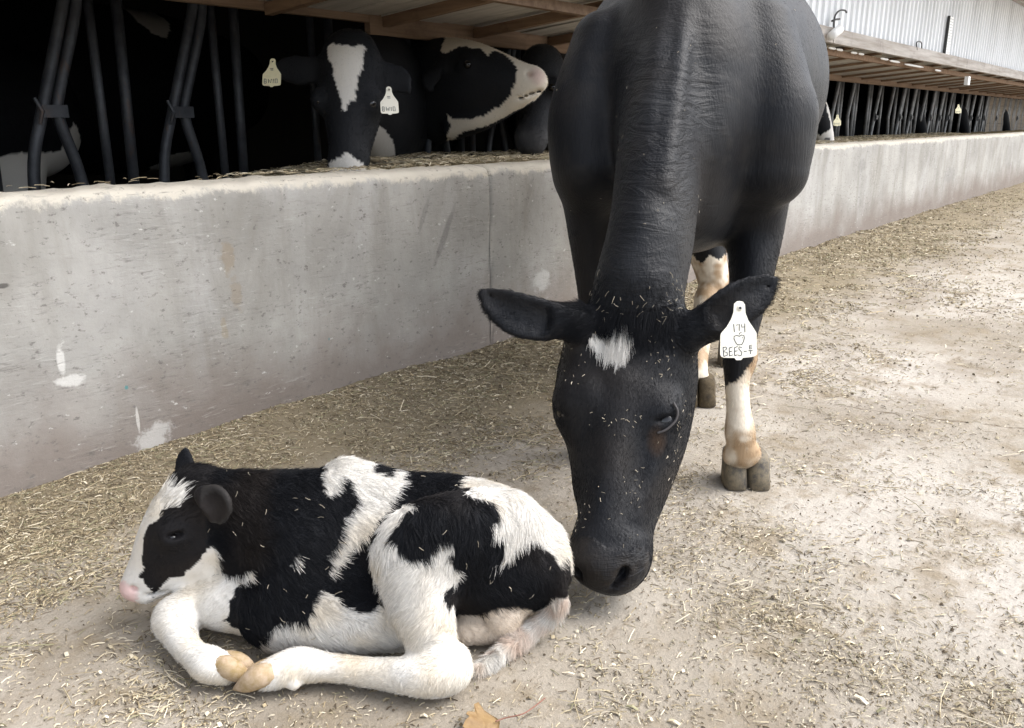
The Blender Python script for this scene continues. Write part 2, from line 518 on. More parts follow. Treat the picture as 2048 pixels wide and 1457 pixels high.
def ground_mat():
    m = Mat('worn farmyard concrete and dirt')
    g = m.noise(1.6, 7, .62)
    base = m.mix(m.ramp(g, .35, .68), (.25, .216, .170), (.37, .332, .276))
    pale = m.noise(.55, 5, .6, m.scaled((1, 1, 1), (4, 2, 0)))
    sep0 = m.node('ShaderNodeSeparateXYZ', {0: m.co()})
    open_ = m.math('MULTIPLY', m.ramp(sep0.outputs['Y'], 1.5, -.6, 0, 1), m.ramp(sep0.outputs['X'], .9, 2.6, 0, 1))
    pale = m.math('ADD', pale, m.math('MULTIPLY', open_, .17))               # paler away from the wall
    base = m.mix(m.ramp(pale, .46, .72, 0, .85), base, (.51, .475, .43))
    dirt = m.noise(4.5, 7, .7)
    base = m.mix(m.ramp(dirt, .50, .66, 0, .8), base, (.225, .18, .12))
    st = m.noise(1, 6, .7, m.scaled((7, 26, 7)))
    base = m.mix(m.ramp(st, .58, .70, 0, .75), base, (.17, .13, .085))      # streaky scraped muck
    sep = m.node('ShaderNodeSeparateXYZ', {0: m.co()})
    y, x = sep.outputs['Y'], sep.outputs['X']
    w = m.ramp(x, .2, 2.6, .42, .95)
    wob = m.math('MULTIPLY', m.math('SUBTRACT', m.noise(2.3, 6, .65), .5), 1.0)
    band = m.math('ADD', m.math('DIVIDE', m.math('SUBTRACT', 2.43, y), w), wob)
    base = m.mix(m.ramp(band, 1.05, .65, 0, .9), base, (.235, .195, .13))  # trodden feed along the wall
    for p, q in (((1419, 764), (1646, 802)), ((1646, 802), (1897, 838)), ((1897, 838), (2120, 862)), ((1674, 581), (1897, 611)), ((1897, 611), (2100, 640))):
        (ax_, ay_, _), (bx_, by_, _) = to_world(Q(*p, 0)), to_world(Q(*q, 0))
        ln = math.hypot(bx_ - ax_, by_ - ay_); ux, uy = (bx_ - ax_) / ln, (by_ - ay_) / ln
        rx, ry = m.math('SUBTRACT', x, float(ax_)), m.math('SUBTRACT', y, float(ay_))
        al = m.math('ADD', m.math('MULTIPLY', rx, ux), m.math('MULTIPLY', ry, uy))
        ac = m.math('ADD', m.math('MULTIPLY', rx, -uy), m.math('MULTIPLY', ry, ux))
        ac = m.math('ABSOLUTE', m.math('ADD', ac, m.math('MULTIPLY', m.math('SUBTRACT', m.noise(6, 4, .6), .5), .05)))
        on = m.math('MULTIPLY', m.math('GREATER_THAN', al, 0), m.math('LESS_THAN', al, ln))
        base = m.mix(m.math('MULTIPLY', on, m.math('MULTIPLY', m.ramp(ac, .012, .003, 0, .85), m.ramp(m.noise(9, 4, .7), .42, .55))), base, (.12, .09, .06))
    fine = m.noise(75, 6, .75)
    base = m.mix(m.ramp(fine, .57, .70, 0, .75), base, (.12, .095, .065))
    fine2 = m.noise(58, 6, .75, m.scaled((1, 1.6, 1), (3, 5, 0)))
    base = m.mix(m.ramp(fine2, .60, .70, 0, .65), base, (.52, .48, .41))
    damp2 = m.noise(.9, 6, .65, m.scaled((1, 1.5, 1), (8, 1, 3)))
    base = m.mix(m.ramp(damp2, .56, .68, 0, .5), base, (.20, .165, .125))
    h = m.math('ADD', m.math('MULTIPLY', fine, .7), m.math('MULTIPLY', m.noise(22, 6, .7), 1.0))
    return m.set(base, .95, .15, bump=h, strength=.7, dist=.01)

def straw_mat():
    m = Mat('dry chopped straw')
    return m.set(m.attr(), .75, .25)

def wood_mat(name, a, b, rot=(1, 1, 1), rough=.85):
    m = Mat(name)
    g = m.noise(1, 6, .65, m.scaled(rot))
    c = m.mix(m.ramp(g, .32, .68), a, b)
    k = m.noise(5, 5, .7)
    c = m.mix(m.ramp(k, .55, .75, 0, .55), c, tuple(q * .5 for q in a))
    return m.set(c, rough, .2, bump=g, strength=.3, dist=.004)

def steel_mat(name='dull galvanised pipe', a=(.022, .025, .031), b=(.058, .063, .072)):
    m = Mat(name)
    g = m.noise(9, 6, .7)
    c = m.mix(m.ramp(g, .35, .7), a, b)
    r = m.noise(14, 6, .75, m.scaled((1, 1, .4)))
    c = m.mix(m.ramp(r, .58, .72, 0, .7), c, (.09, .05, .03))
    return m.set(c, .5, .4, .35)

def siding_mat():
    m = Mat('white ribbed metal siding')
    g = m.noise(1, 5, .65, m.scaled((14, 1, .7)))
    c = m.mix(m.ramp(g, .40, .72), (.80, .82, .84), (.60, .615, .63))
    d = m.noise(1, 6, .7, m.scaled((30, 1, 1.2)))
    c = m.mix(m.ramp(d, .6, .75, 0, .5), c, (.36, .36, .355))
    return m.set(c, .5, .4)

M = {
    'wall': concrete_wall(), 'ground': ground_mat(), 'straw': straw_mat(), 'steel': steel_mat(), 'siding': siding_mat(),
    'steel_skylit': steel_mat('pale galvanised pipe', (.11, .115, .12), (.27, .275, .28)),  # far bars: open-sky light painted in as a paler steel
    'joist': wood_mat('brown roof timber', (.16, .10, .065), (.27, .18, .115), (30, 3, 30)),
    'header': wood_mat('reddish header board', (.20, .135, .09), (.31, .22, .155), (2, 40, 40)),
    'soffit': wood_mat('pale weathered roof board', (.42, .39, .34), (.58, .54, .48), (30, 2, 30)),
    'fascia': wood_mat('grey weathered fascia board', (.27, .24, .21), (.50, .47, .44), (1.5, 40, 26)),
    'panel': wood_mat('drab plank panel', (.18, .15, .115), (.24, .205, .165), (2, 40, 30)),
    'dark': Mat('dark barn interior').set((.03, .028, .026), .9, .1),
    'white': Mat('white plastic').set((.8, .8, .79), .4, .4),
    'wire': Mat('dark wire').set((.05, .05, .05), .5, .4, .5),
}

# ------------------------------------------------------------------ ground
def axis(lo, hi, dense_lo, dense_hi, step):
    a = list(np.arange(dense_lo, dense_hi + 1e-6, step))
    s = step; x = a[-1]
    while x < hi: s *= 1.12; x += s; a.append(x)
    s = step; x = a[0]
    while x > lo: s *= 1.12; x -= s; a.insert(0, x)
    return np.array(a)
gx, gy = axis(-220, 260, -1.0, 5.5, .025), axis(-220, 220, -1.6, 2.6, .025)
GXX, GYY = np.meshgrid(gx, gy, indexing='ij')
def ground_z(x, y):
    P = np.stack([x, y, np.zeros_like(x)], -1).reshape(-1, 3)
    h = .006 * vnoise(P, .5, 1) + .004 * vnoise(P, .16, 2) + .002 * vnoise(P, .06, 3)
    yy = P[:, 1]
    pile = np.clip((yy - 1.75) / .65, 0, 1) ** 2 * (.030 + .015 * vnoise(P, .25, 4)) * np.clip((P[:, 0] + .2) / 2.0, .35, 1)
    pile *= (yy < 2.6)
    return (h + pile - .006).reshape(np.shape(x))
gz = ground_z(GXX, GYY)
gv = np.stack([GXX, GYY, gz], -1).reshape(-1, 3)
ni, nj = len(gx), len(gy)
ii, jj = np.meshgrid(np.arange(ni - 1), np.arange(nj - 1), indexing='ij')
gq = np.stack([ii * nj + jj, (ii + 1) * nj + jj, (ii + 1) * nj + jj + 1, ii * nj + jj + 1], -1).reshape(-1, 4)
tag(mesh_np('ground', gv, gq, M['ground']), kind='structure')

# ------------------------------------------------------------------ feed wall, cast in lengths with a joint between
def wall_section(x0, x1, parent):
    step = .015 if x0 < 1 else .03
    n = max(2, int((x1 - x0) / step))
    xs = np.linspace(x0 + .0012, x1 - .0012, n)
    prof = np.array([(2.43, -.05), (2.43, .15), (2.43, .30), (2.43, .45), (2.43, .60), (2.43, .72), (2.432, .765), (2.436, .785), (2.447, .800), (2.465, .808), (2.52, .811), (2.58, .812), (2.63, .806), (2.635, .78), (2.635, -.05)])
    X = np.repeat(xs, len(prof))
    Pn = np.tile(prof, (n, 1))
    P = np.stack([X, Pn[:, 0], Pn[:, 1]], 1)
    rough = np.clip((P[:, 2] - .70) / .09, 0, 1) * (P[:, 1] < 2.6)
    nz = vnoise(P, .07, 5) * .6 + vnoise(P, .025, 6) * .5 + vnoise(P, .3, 7) * .6
    nz = nz + 1.2 * np.clip(vnoise(P, .045, 15) - .35, 0, 1)
    P[:, 1] += rough * nz * .013 + .0018 * vnoise(P, .12, 8)
    P[:, 2] += rough * (vnoise(P, .09, 9) * .6 + vnoise(P, .03, 10) * .5) * .009
    k = len(prof)
    q = [(i * k + j, (i + 1) * k + j, (i + 1) * k + j + 1, i * k + j + 1) for i in range(n - 1) for j in range(k - 1)]
    caps = []
    for base in (0, (n - 1) * k):
        for j in range(1, k - 1):
            caps.append((base, base + j, base + j + 1) if base == 0 else (base, base + j + 1, base + j))
    return mesh_np('wall_section', P, q, M['wall'], parent, True, None, caps)
fw = tag(empty('feed_wall'), 'long low grey concrete feed wall with stained face and chipped pale lip', 'wall')
joints = [-5.0, 2.839, 29.8]
for a, b in zip(joints, joints[1:]):
    wall_section(a, b, fw)

# feed bed behind the wall lip, and the dark floor of the barn
bx = np.linspace(-5, 29.8, 500); by = np.linspace(2.633, 3.42, 14)
BX, BY = np.meshgrid(bx, by, indexing='ij')
BP = np.stack([BX.ravel(), BY.ravel(), np.zeros(BX.size)], 1)
bz = .70 + .095 * np.clip((BP[:, 0] - 1.9) / .8, 0, 1) + .018 * vnoise(BP, .22, 11) + .008 * vnoise(BP, .07, 12)
ii, jj = np.meshgrid(np.arange(499), np.arange(13), indexing='ij')
bq = np.stack([ii * 14 + jj, (ii + 1) * 14 + jj, (ii + 1) * 14 + jj + 1, ii * 14 + jj + 1], -1).reshape(-1, 4)
m = Mat('trampled feed'); 
m.set(m.mix(m.ramp(m.noise(30, 6, .7), .35, .7), (.10, .08, .05), (.30, .24, .13)), .95, .1, bump=m.noise(40, 6, .7), strength=.8, dist=.01)
tag(mesh_np('feed_bed', np.c_[BP[:, :2], bz], bq, m.m), kind='structure')

# ------------------------------------------------------------------ the barn
barn = tag(empty('barn'), 'long open-fronted cattle barn with white ribbed siding over a timber eave', 'barn')
X0, X1 = -6.0, 30.0
def soffit_z(y): return 1.515 - .0909 * (y - 2.28)
# joists run out from the header to the eave
jm = MB(); jm2 = MB()
y0, y1, dz, hw = 3.245, 2.30, .048, .020
jv = [(-hw, y0, soffit_z(y0)), (hw, y0, soffit_z(y0)), (hw, y1, soffit_z(y1)), (-hw, y1, soffit_z(y1)),
      (-hw, y0, soffit_z(y0) + dz), (hw, y0, soffit_z(y0) + dz), (hw, y1, soffit_z(y1) + dz), (-hw, y1, soffit_z(y1) + dz)]
jm.add(jv, BOX_Q[:, ::-1])
joist0 = jm.build('joist', M['joist'], barn)
jv2 = np.array(jv); jv2[4:, 2] = jv2[:4, 2] + .020
jm2.add(jv2, BOX_Q[:, ::-1])
joist1 = jm2.build('joist', M['joist'], barn); joist1.location.x = 6.9
x = joist0.location.x = 3.042 - 8 * .65
for i in range(1, 50):
    if 6.6 < x + i * .65 < 7.25: continue
    o = (joist0 if x + i * .65 < 6.9 else joist1).copy(); link(o, barn); o.location = (x + i * .65 + random.uniform(-.03, .03), 0, random.uniform(-.004, .004)); o.rotation_euler = (0, 0, random.uniform(-.012, .012))
# roof boards above the joists
bmb = MB(); w = .105
bmb.add([(-w, 3.30, soffit_z(3.30)), (w, 3.30, soffit_z(3.30)), (w, 2.27, soffit_z(2.27)), (-w, 2.27, soffit_z(2.27)),
         (-w, 3.30, soffit_z(3.30) + .022), (w, 3.30, soffit_z(3.30) + .022), (w, 2.27, soffit_z(2.27) + .022), (-w, 2.27, soffit_z(2.27) + .022)], BOX_Q[:, ::-1])
board0 = bmb.build('roof_board', M['soffit'], barn)
board0.location = (-1.0, 0, dz + .002)
for i in range(1, 140):
    o = board0.copy(); link(o, barn)
    o.location = (-1.0 + i * .216, 0, (dz if i * .216 < 7.6 else .020) + .002 + random.uniform(0, .008)); o.scale = (random.uniform(.94, .995), 1, 1)
MB().box((2.93, 3.247, 1.392), (X1, 3.285, 1.488)).build('header_beam', M['header'], barn)
MB().box((X0, 3.252, 1.446), (2.98, 3.290, 1.55)).build('header_beam', M['header'], barn)
MB().box((X0, 2.345, 1.455), (X1, 2.385, 1.497)).build('eave_beam', M['joist'], barn)
# fascia in lengths, a little out of line
fx = 5.0 - 11 + .3; 
for i in range(9):
    z0 = 1.517 + random.uniform(-.003, .003)
    MB().box((fx, 2.235 + random.uniform(-.003, .003), z0), (fx + 3.99, 2.275, z0 + .098)).build('fascia_board', M['fascia'], barn)
    fx += 4.0
# white pieces standing in for bright sky seen through gaps under the fascia
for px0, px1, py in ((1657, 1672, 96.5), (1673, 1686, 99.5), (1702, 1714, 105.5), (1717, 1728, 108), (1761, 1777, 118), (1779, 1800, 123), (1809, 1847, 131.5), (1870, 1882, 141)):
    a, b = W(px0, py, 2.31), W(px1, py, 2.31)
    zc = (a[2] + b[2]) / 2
    MB().tube([(a[0], 2.31, zc), (a[0] * .8 + b[0] * .2, 2.31, zc), (a[0] * .2 + b[0] * .8, 2.31, zc), (b[0], 2.31, zc)], [.003, .009, .009, .003], 8).build('sky_gap', M['white'], barn)
# ribbed siding sheets
def siding_sheet():
    wdt, mb = .92, []
    prof = []
    for k in range(8):
        c = k * wdt / 8
        prof += [(c, 0), (c + .066, 0), (c + .076, -.017), (c + .100, -.017), (c + .110, 0)]
    prof.append((wdt, 0))
    prof = np.array(prof)
    n = len(prof)
    v = np.vstack([np.c_[prof[:, 0], 2.285 + prof[:, 1], np.full(n, 1.606)], np.c_[prof[:, 0], 2.285 + prof[:, 1], np.full(n, 2.48)],
                   np.c_[prof[:, 0], 2.289 + prof[:, 1], np.full(n, 1.606)], np.c_[prof[:, 0], 2.289 + prof[:, 1], np.full(n, 2.48)]])
    q = [(j, j + 1, n + j + 1, n + j) for j in range(n - 1)] + [(2 * n + j + 1, 2 * n + j, 3 * n + j, 3 * n + j + 1) for j in range(n - 1)]
    q += [(j + 1, j, 2 * n + j, 2 * n + j + 1) for j in range(n - 1)]
    return mesh_np('siding_sheet', v, q, M['siding'], barn, False)
s0 = siding_sheet(); s0.location.x = X0
for i in range(1, 39):
    o = s0.copy(); link(o, barn); o.location = (X0 + i * .921, 0, random.uniform(-.006, .006))
# eave soffit above the siding, roof, back and end walls
MB().box((X0, 1.55, 2.37), (X1, 2.262, 2.385)).build('eave_soffit', M['fascia'], barn)
MB().box((X0, 1.53, 2.36), (X1, 1.548, 2.50)).build('gutter_board', M['fascia'], barn)
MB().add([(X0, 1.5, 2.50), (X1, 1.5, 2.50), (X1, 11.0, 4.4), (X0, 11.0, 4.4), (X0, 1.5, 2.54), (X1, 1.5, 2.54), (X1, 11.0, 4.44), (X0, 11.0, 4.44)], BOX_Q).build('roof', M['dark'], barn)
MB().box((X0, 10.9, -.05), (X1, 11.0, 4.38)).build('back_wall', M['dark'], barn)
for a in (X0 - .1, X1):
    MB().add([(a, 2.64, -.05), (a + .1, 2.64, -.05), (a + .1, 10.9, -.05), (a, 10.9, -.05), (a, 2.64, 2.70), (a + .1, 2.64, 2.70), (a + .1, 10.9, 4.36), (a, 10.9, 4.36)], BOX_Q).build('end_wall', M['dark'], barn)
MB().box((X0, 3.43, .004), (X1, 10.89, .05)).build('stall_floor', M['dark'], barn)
# drab boards closing the far end of the feed row
for i in range(4):
    MB().box((17.2, 3.30 + .002 * i, .79 + i * .15), (26, 3.33 + .002 * i, .79 + i * .15 + .146)).build('end_board', M['panel'], barn)

# ------------------------------------------------------------------ head-lock panels
def lock_panel(units=4, pitch=.502):
    t = empty('headlock_panel')
    st = M['steel']
    for u in range(units):
        x = u * pitch
        sl = MB().tube(smooth_path([(x, 0, .62), (x + .02, 0, .85), (x + .075, 0, 1.03), (x + .20, 0, 1.40), (x + .225, 0, 1.50)], 5), .021, 10)
        sl = sl.build('locking_bar', st, t, True); sl['spot'] = x
        MB().box((x + .062, -.027, 1.008), (x + .155, -.0215, 1.052)).build('latch_plate', st, sl)
        MB().tube([(x + .045, -.024, 1.075), (x + .062, -.030, 1.03), (x + .05, -.026, .985)], [.006, .009, .006], 7).build('latch_pin', st, sl)
        MB().tube(smooth_path([(x + .20, 0, .62), (x + .175, 0, .82), (x + .13, 0, 1.0), (x + .135, 0, 1.07), (x + .235, 0, 1.36), (x + .26, 0, 1.50)], 5), .021, 10).build('swing_bar', st, t, True)['spot'] = x
        MB().tube([(x + .29, 0, .60), (x + .29, 0, 1.52)], .0175, 10).build('upright_bar', st, t, True)
        MB().tube([(x + .385, .01, .60), (x + .405, .01, 1.52)], .021, 10).build('upright_bar', st, t, True)
    MB().tube([(-.05, .035, .64), (units * pitch - .06, .035, .64)], .021, 10).build('bottom_rail', st, t, True)
    MB().tube([(-.05, .035, 1.50), (units * pitch - .06, .035, 1.50)], .021, 10).build('top_rail', st, t, True)
    return t
def copy_tree(o, parent=None):
    c = o.copy(); link(c, parent)
    for ch in list(o.children):
        if ch.name.startswith('skip'): continue
        copy_tree(ch, c)
    return c
PANEL_W = 4 * .502
lp = lock_panel()
px0 = 1.331 - PANEL_W
for i in range(11):
    o = lp if i == 0 else copy_tree(lp)
    o.location = (px0 + i * PANEL_W, 3.31, 0)
    if i >= 4:
        for ch in list(o.children):
            if random.random() < .28 and 'bar' in ch.name:
                for g_ in list(ch.children): bpy.data.objects.remove(g_)
                bpy.data.objects.remove(ch); continue
            ch.material_slots[0].link = 'OBJECT'; ch.material_slots[0].material = M['steel_skylit']
    if i == 1:                                # the blaze-faced cow has pushed this lock open
        for ch in list(o.children):
            if ch.name.split('.')[0] in ('locking_bar', 'swing_bar') and 1.0 <= ch.get('spot', 0) < 1.1:
                for g_ in list(ch.children): bpy.data.objects.remove(g_)
                bpy.data.objects.remove(ch)
    if i == 1: lab = 'steel head-lock stanchion panel with slanting bars above the left end of the wall'
    elif i == 2: lab = 'steel head-lock stanchion panel the blaze-faced cow puts her head through'
    elif i == 0: lab = 'steel head-lock stanchion panel at the very left edge of the barn opening'
    elif i == 3: lab = 'steel head-lock stanchion panel behind the grazing black cow\'s shoulder'
    else: lab = 'pale grey upright head-lock bars in the far stretch of barn beyond the black cow'
    tag(o, lab, 'stanchion', 'head-lock panels along the barn')

# ------------------------------------------------------------------ small things on the barn front
a = np.array(W(1671, 66, 2.19))
t = MB().tube([a + (-.075, 0, -.024), a + (.075, 0, .030)], .030, 12).build('pipe_stub', M['white'], None, True)
tag(t, 'short white plastic pipe stub tilted on the grey fascia board', 'pipe')
b = np.array(W(1932, 163, 2.225))
t = MB().box(b + (-.045, -.03, -.035), b + (.045, .008, .05)).build('cable_box', M['white'])
tag(t, 'small white box fixed low on the fascia at far right', 'box')
c0, c1 = np.array(W(1892, 114, 2.25)), np.array(W(1892, 30, 2.25))
t = empty('gauge_strip', (c0[0], 2.25, c0[2]))
MB().box((-.075, -.008, 0), (.075, .012, c1[2] - c0[2])).build('face', M['white'], t)
tk = MB()
for i in range(14):
    z = (i + .6) * (c1[2] - c0[2]) / 14.5
    tk.box((-.05, -.0100, z), (.06, -.0085, z + .004))
tk.build('tick_marks', Mat('grey print').set((.35, .35, .36), .6), t)
MB().box((-.088, -.012, 0), (-.077, .012, c1[2] - c0[2] + .004)).build('edge_trim', M['wire'], t)
tag(t, 'narrow upright white strip with fine ticks on the ribbed siding', 'gauge')
def wp(px, py, y=2.235): return W(px, py, y)
tag(MB().tube(smooth_path([wp(1668, 58), wp(1668, 44), wp(1671, 30), wp(1680, 21), wp(1690, 21), wp(1693, 25)], 5), .006, 7).tube([wp(1664, 42), wp(1671, 39), wp(1679, 38)], .007, 7).build('wire_hook', M['wire'], None, True),
    'bent dark wire hook above the white pipe stub', 'hook')
tag(MB().tube(smooth_path([wp(1834, 100), wp(1833, 86), wp(1838, 83), wp(1843, 86), wp(1843, 98)], 4), .005, 6).build('wire_loop', M['wire'], None, True),
    'small grey wire loop on the siding left of the white strip', 'hook')

# ------------------------------------------------------------------ the mother cow
def hoof_claw(mb, c, fwd, wid, length, height, splay):
    """one claw: flat sole, sloping front wall; c = sole centre, fwd = 2-D toe direction"""
    fx, fy = fwd
    sx, sy = -fy, fx
    prof = [(-0.50, 0.0), (-0.30, 0.40), (0.0, 0.5), (0.32, 0.48), (0.47, 0.34), (0.5, 0.0), (0.47, -0.34), (0.32, -0.48), (0.0, -0.5), (-0.30, -0.40)]
    rows = []
    for z, sc, back in ((0.0, 1.0, 0.0), (0.02, 1.04, 0.0), (0.45, 0.98, -0.08), (0.85, 0.95, -0.15), (1.0, 0.84, -0.18)):
        rows.append([(c[0] + fx * (u * sc + back) * length + sx * (w * sc * wid + splay * z * 0), c[1] + fy * (u * sc + back) * length + sy * (w * sc * wid), c[2] + z * height) for u, w in prof])
    n = len(prof)
    v = np.array(rows).reshape(-1, 3)
    q = [(i * n + j, i * n + (j + 1) % n, (i + 1) * n + (j + 1) % n, (i + 1) * n + j) for i in range(len(rows) - 1) for j in range(n)]
    v = np.vstack([v, v[:n].mean(0), v[-n:].mean(0)])
    t = [(len(v) - 2, (j + 1) % n, j) for j in range(n)] + [(len(v) - 1, (len(rows) - 1) * n + j, (len(rows) - 1) * n + (j + 1) % n) for j in range(n)]
    return mb.add(v, q, t)

COW_H = 0.0065
def build_cow():
    B = Body((-0.12, 1.38, 0.0), (1.42, 4.25, 1.62), COW_H)
    ax = np.array([0.27, 0.963, 0.0])                       # trunk axis, towards the tail
    sd = np.array([0.963, -0.27, 0.0])
    # trunk
    B.chain([(.47, 2.40, 1.00, .19, .24), (.49, 2.55, 1.06, .255, .37), (.55, 2.80, 1.07, .345, .42), (.64, 3.10, 1.11, .43, .42),
             (.73, 3.40, 1.12, .42, .41), (.82, 3.68, 1.18, .32, .34), (.90, 3.98, 1.20, .22, .27)], sd, k=.06, g=0)
    # withers ridge, shoulder blades, brisket
    B.chain([(.43, 2.42, 1.32, .06, .10), (.50, 2.68, 1.43, .08, .10), (.62, 3.10, 1.46, .08, .10)], sd, k=.10)
    for pts in ([(.27, 2.60, 1.18, .10, .16), (.225, 2.52, 1.0, .12, .15), (.225, 2.46, .86, .11, .13)],
                [(.69, 2.52, 1.20, .10, .17), (.705, 2.40, 1.0, .115, .15), (.695, 2.34, .87, .10, .10)]):
        B.chain(pts, sd, k=.05, g=0)
    B.chain([(.42, 2.28, .92, .12, .12), (.46, 2.36, .78, .13, .12), (.50, 2.52, .72, .15, .10), (.58, 2.8, .70, .16, .10)], sd, k=.10)
    B.ball((.735, 2.345, 1.02), (.055, .06, .05), k=.05, g=0)
    B.ball((.655, 2.335, .985), (.05, .07, .03), k=.05, cut=True)
    # neck, hung forward and down from the withers, with a soft dewlap
    B.chain([(.60, 3.02, 1.40, .07, .10), (.54, 2.82, 1.35, .10, .15), (.48, 2.62, 1.24, .115, .21), (.425, 2.42, 1.08, .112, .22), (.375, 2.22, .90, .106, .20), (.335, 2.05, .74, .102, .16), (.295, 1.95, .62, .105, .13)], sd, k=.032, g=1)
    B.chain([(.535, 2.70, 1.49, .03, .03), (.485, 2.49, 1.388, .026, .03), (.435, 2.288, 1.232, .022, .028), (.385, 2.103, 1.037, .02, .026), (.343, 1.96, .847, .02, .024)], sd, k=.025, g=1)   # crest
    B.chain([(.425, 2.32, .84, .045, .12), (.38, 2.18, .70, .035, .10), (.34, 2.05, .56, .03, .08)], sd, k=.08, g=1)
    # head
    hs = np.array([.956, -.292, 0.]); hd = np.array([.26, .85, -.46]); hd /= np.linalg.norm(hd)
    def hv(px, py, wpx, rw, dF=0):
        F = 1.56 + (1150 - py) * .30 / 550 + dF
        p = np.array(V(px, py, F)) + hd * rw
        return (*p, wpx * (F * .961 + (1 - p[2]) * .276) / 1700, rw)
    B.chain([hv(1266, 622, 100, .085), hv(1254, 690, 132, .115), hv(1241, 770, 134, .125), hv(1231, 840, 116, .125), hv(1220, 920, 88, .115),
             hv(1213, 1000, 74, .10), hv(1208, 1060, 66, .088), hv(1208, 1096, 66, .078), hv(1208, 1118, 62, .062)], hs, k=.03, g=2)
    B.chain([hv(1168, 660, 42, .07, .045), hv(1158, 720, 46, .09, .05), hv(1160, 780, 50, .09, .05)], hs, k=.05, g=2)
    # jaw and cheek, set back from the face
    B.chain([hv(1310, 760, 62, .10, .07), hv(1304, 850, 62, .10, .06), hv(1278, 950, 58, .08, .05), hv(1250, 1030, 52, .07, .045), hv(1232, 1100, 52, .06, .03)], hs, k=.05, g=2)
    B.chain([hv(1170, 760, 55, .09, .08), hv(1180, 850, 50, .09, .08), hv(1190, 960, 45, .07, .06)], hs, k=.05, g=2)
    # muzzle pad, lips
    mz = [np.array(V(x_, y_, F_)) + hd * r_ for x_, y_, F_, r_ in ((1176, 1122, 1.572, .046), (1198, 1133, 1.562, .047), (1222, 1134, 1.563, .046), (1242, 1120, 1.582, .040))]
    B.chain([(*p_, r_, q_) for p_, r_, q_ in zip(mz, (.044, .046, .045, .042), (.040, .044, .043, .040))], hd, k=.03, g=3)
    B.chain([hv(1180, 1090, 34, .05, .006), hv(1184, 1115, 36, .048, .004)], hs, k=.06, g=2)
    B.chain([hv(1248, 1095, 32, .055, .014), hv(1245, 1115, 34, .050, .014), hv(1241, 1130, 32, .040, .012)], hs, k=.05, g=2)
    B.chain([hv(1222, 1140, 52, .034, .02)], hs, k=.03, g=3)
    # poll tuft swell, brow ridges, orbits
    B.ball(np.array(V(1262, 612, 1.85)) + hd * .05, (.085, .05, .05), hs, k=.05, g=2)
    B.ball(np.array(V(1144, 806, 1.775)) + hd * .05, (.045, .06, .045), hs, k=.06, g=2)
    B.ball(np.array(V(1318, 830, 1.725)) + hd * .045, (.045, .055, .045), hs, k=.035, g=2)
    # nasal ridge, facial crests, brow
    fr = lambda x_, y_, d_: np.array(V(x_, y_, 1.56 + (1150 - y_) * .30 / 550)) + hd * d_
    B.chain([(*fr(1238, 770, .034), .05, .04), (*fr(1226, 880, .030), .040, .036), (*fr(1212, 980, .030), .036, .036), (*fr(1205, 1060, .032), .034, .036)], hs, k=.03, g=2)
    B.chain([(*fr(1318, 890, .05), .018, .035), (*fr(1292, 960, .045), .016, .03), (*fr(1268, 1030, .045), .014, .03)], hs, k=.035, g=2)
    B.chain([(*fr(1290, 800, .028), .035, .020), (*fr(1330, 806, .035), .032, .020)], (0, .3, 1), k=.03, g=2)
    B.chain([(*fr(1178, 790, .03), .035, .02), (*fr(1140, 792, .05), .03, .02)], (0, .3, 1), k=.03, g=2)
    # hollows before the eyes, temples
    B.ball(np.array(V(1283, 900, 1.668)), (.02, .07, .022), hs, (0, .3, 1), k=.035, cut=True)
    B.ball(np.array(V(1166, 888, 1.672)), (.018, .06, .022), hs, (0, .3, 1), k=.035, cut=True)
    B.ball(np.array(V(1110, 832, 1.79)), (.022, .004, .03), (.9, .3, .25), (-.2, 0, .97), k=.008, cut=True)
    # eye slit, nostrils
    B.ball(np.array(V(1331, 842, 1.715)), (.020, .0045, .03), (.85, -.3, .32), (-.3, 0, .9), k=.008, cut=True)
    B.ball(np.array(V(1245, 1148, 1.562)), (.010, .019, .030), (.85, -.3, -.3), (.3, 0, .9), k=.008, cut=True)
    B.ball(np.array(V(1232, 1168, 1.556)), (.006, .018, .022), (.7, 0, -.7), (.7, 0, .7), k=.008, cut=True)
    B.ball(np.array(V(1157, 1146, 1.58)), (.009, .016, .026), (.85, -.3, .3), (-.3, 0, .9), k=.008, cut=True)
    # ears
    for pts, nrm in (([(*V(1150, 645, 1.865), .042, .040), (*V(1118, 642, 1.855), .041, .028), (*V(1085, 640, 1.845), .048, .020), (*V(1040, 630, 1.845), .051, .016), (*V(1003, 611, 1.855), .042, .013), (*V(976, 593, 1.866), .027, .010), (*V(962, 583, 1.872), .010, .006)], (0.1, -.9, .2)),
                     ([(*V(1370, 668, 1.845), .042, .040), (*V(1402, 654, 1.835), .042, .028), (*V(1436, 634, 1.82), .047, .020), (*V(1480, 606, 1.82), .050, .016), (*V(1516, 583, 1.832), .041, .013), (*V(1540, 566, 1.842), .026, .010), (*V(1553, 557, 1.848), .010, .006)], (-.1, -.9, .2))):
        P = np.array(pts)
        along = P[-1, :3] - P[0, :3]
        s2 = np.cross(along, nrm)
        B.chain(pts, s2, k=.035, g=4)
        C = P[2:-1].copy(); C[:, :3] += np.array(nrm) * .0185; C[:, 3] *= .82; C[:, 4] = .019
        B.chain(C, s2, k=.012, cut=True)
    # fore legs
    B.chain([(.685, 2.46, .86, .105, .13), (.70, 2.47, .70, .082, .10), (*V(1502, 560, 2.40), .058, .072), (*V(1482, 672, 2.32), .043, .052), (*V(1480, 715, 2.30), .047, .052),
             (*V(1474, 762, 2.275), .034, .038), (*V(1477, 820, 2.25), .033, .037), (*V(1480, 862, 2.235), .0425, .043), (*V(1482, 886, 2.235), .040, .040), (*V(1484, 908, 2.238), .055, .042)],
            (1, 0, 0), k=.04, g=5)
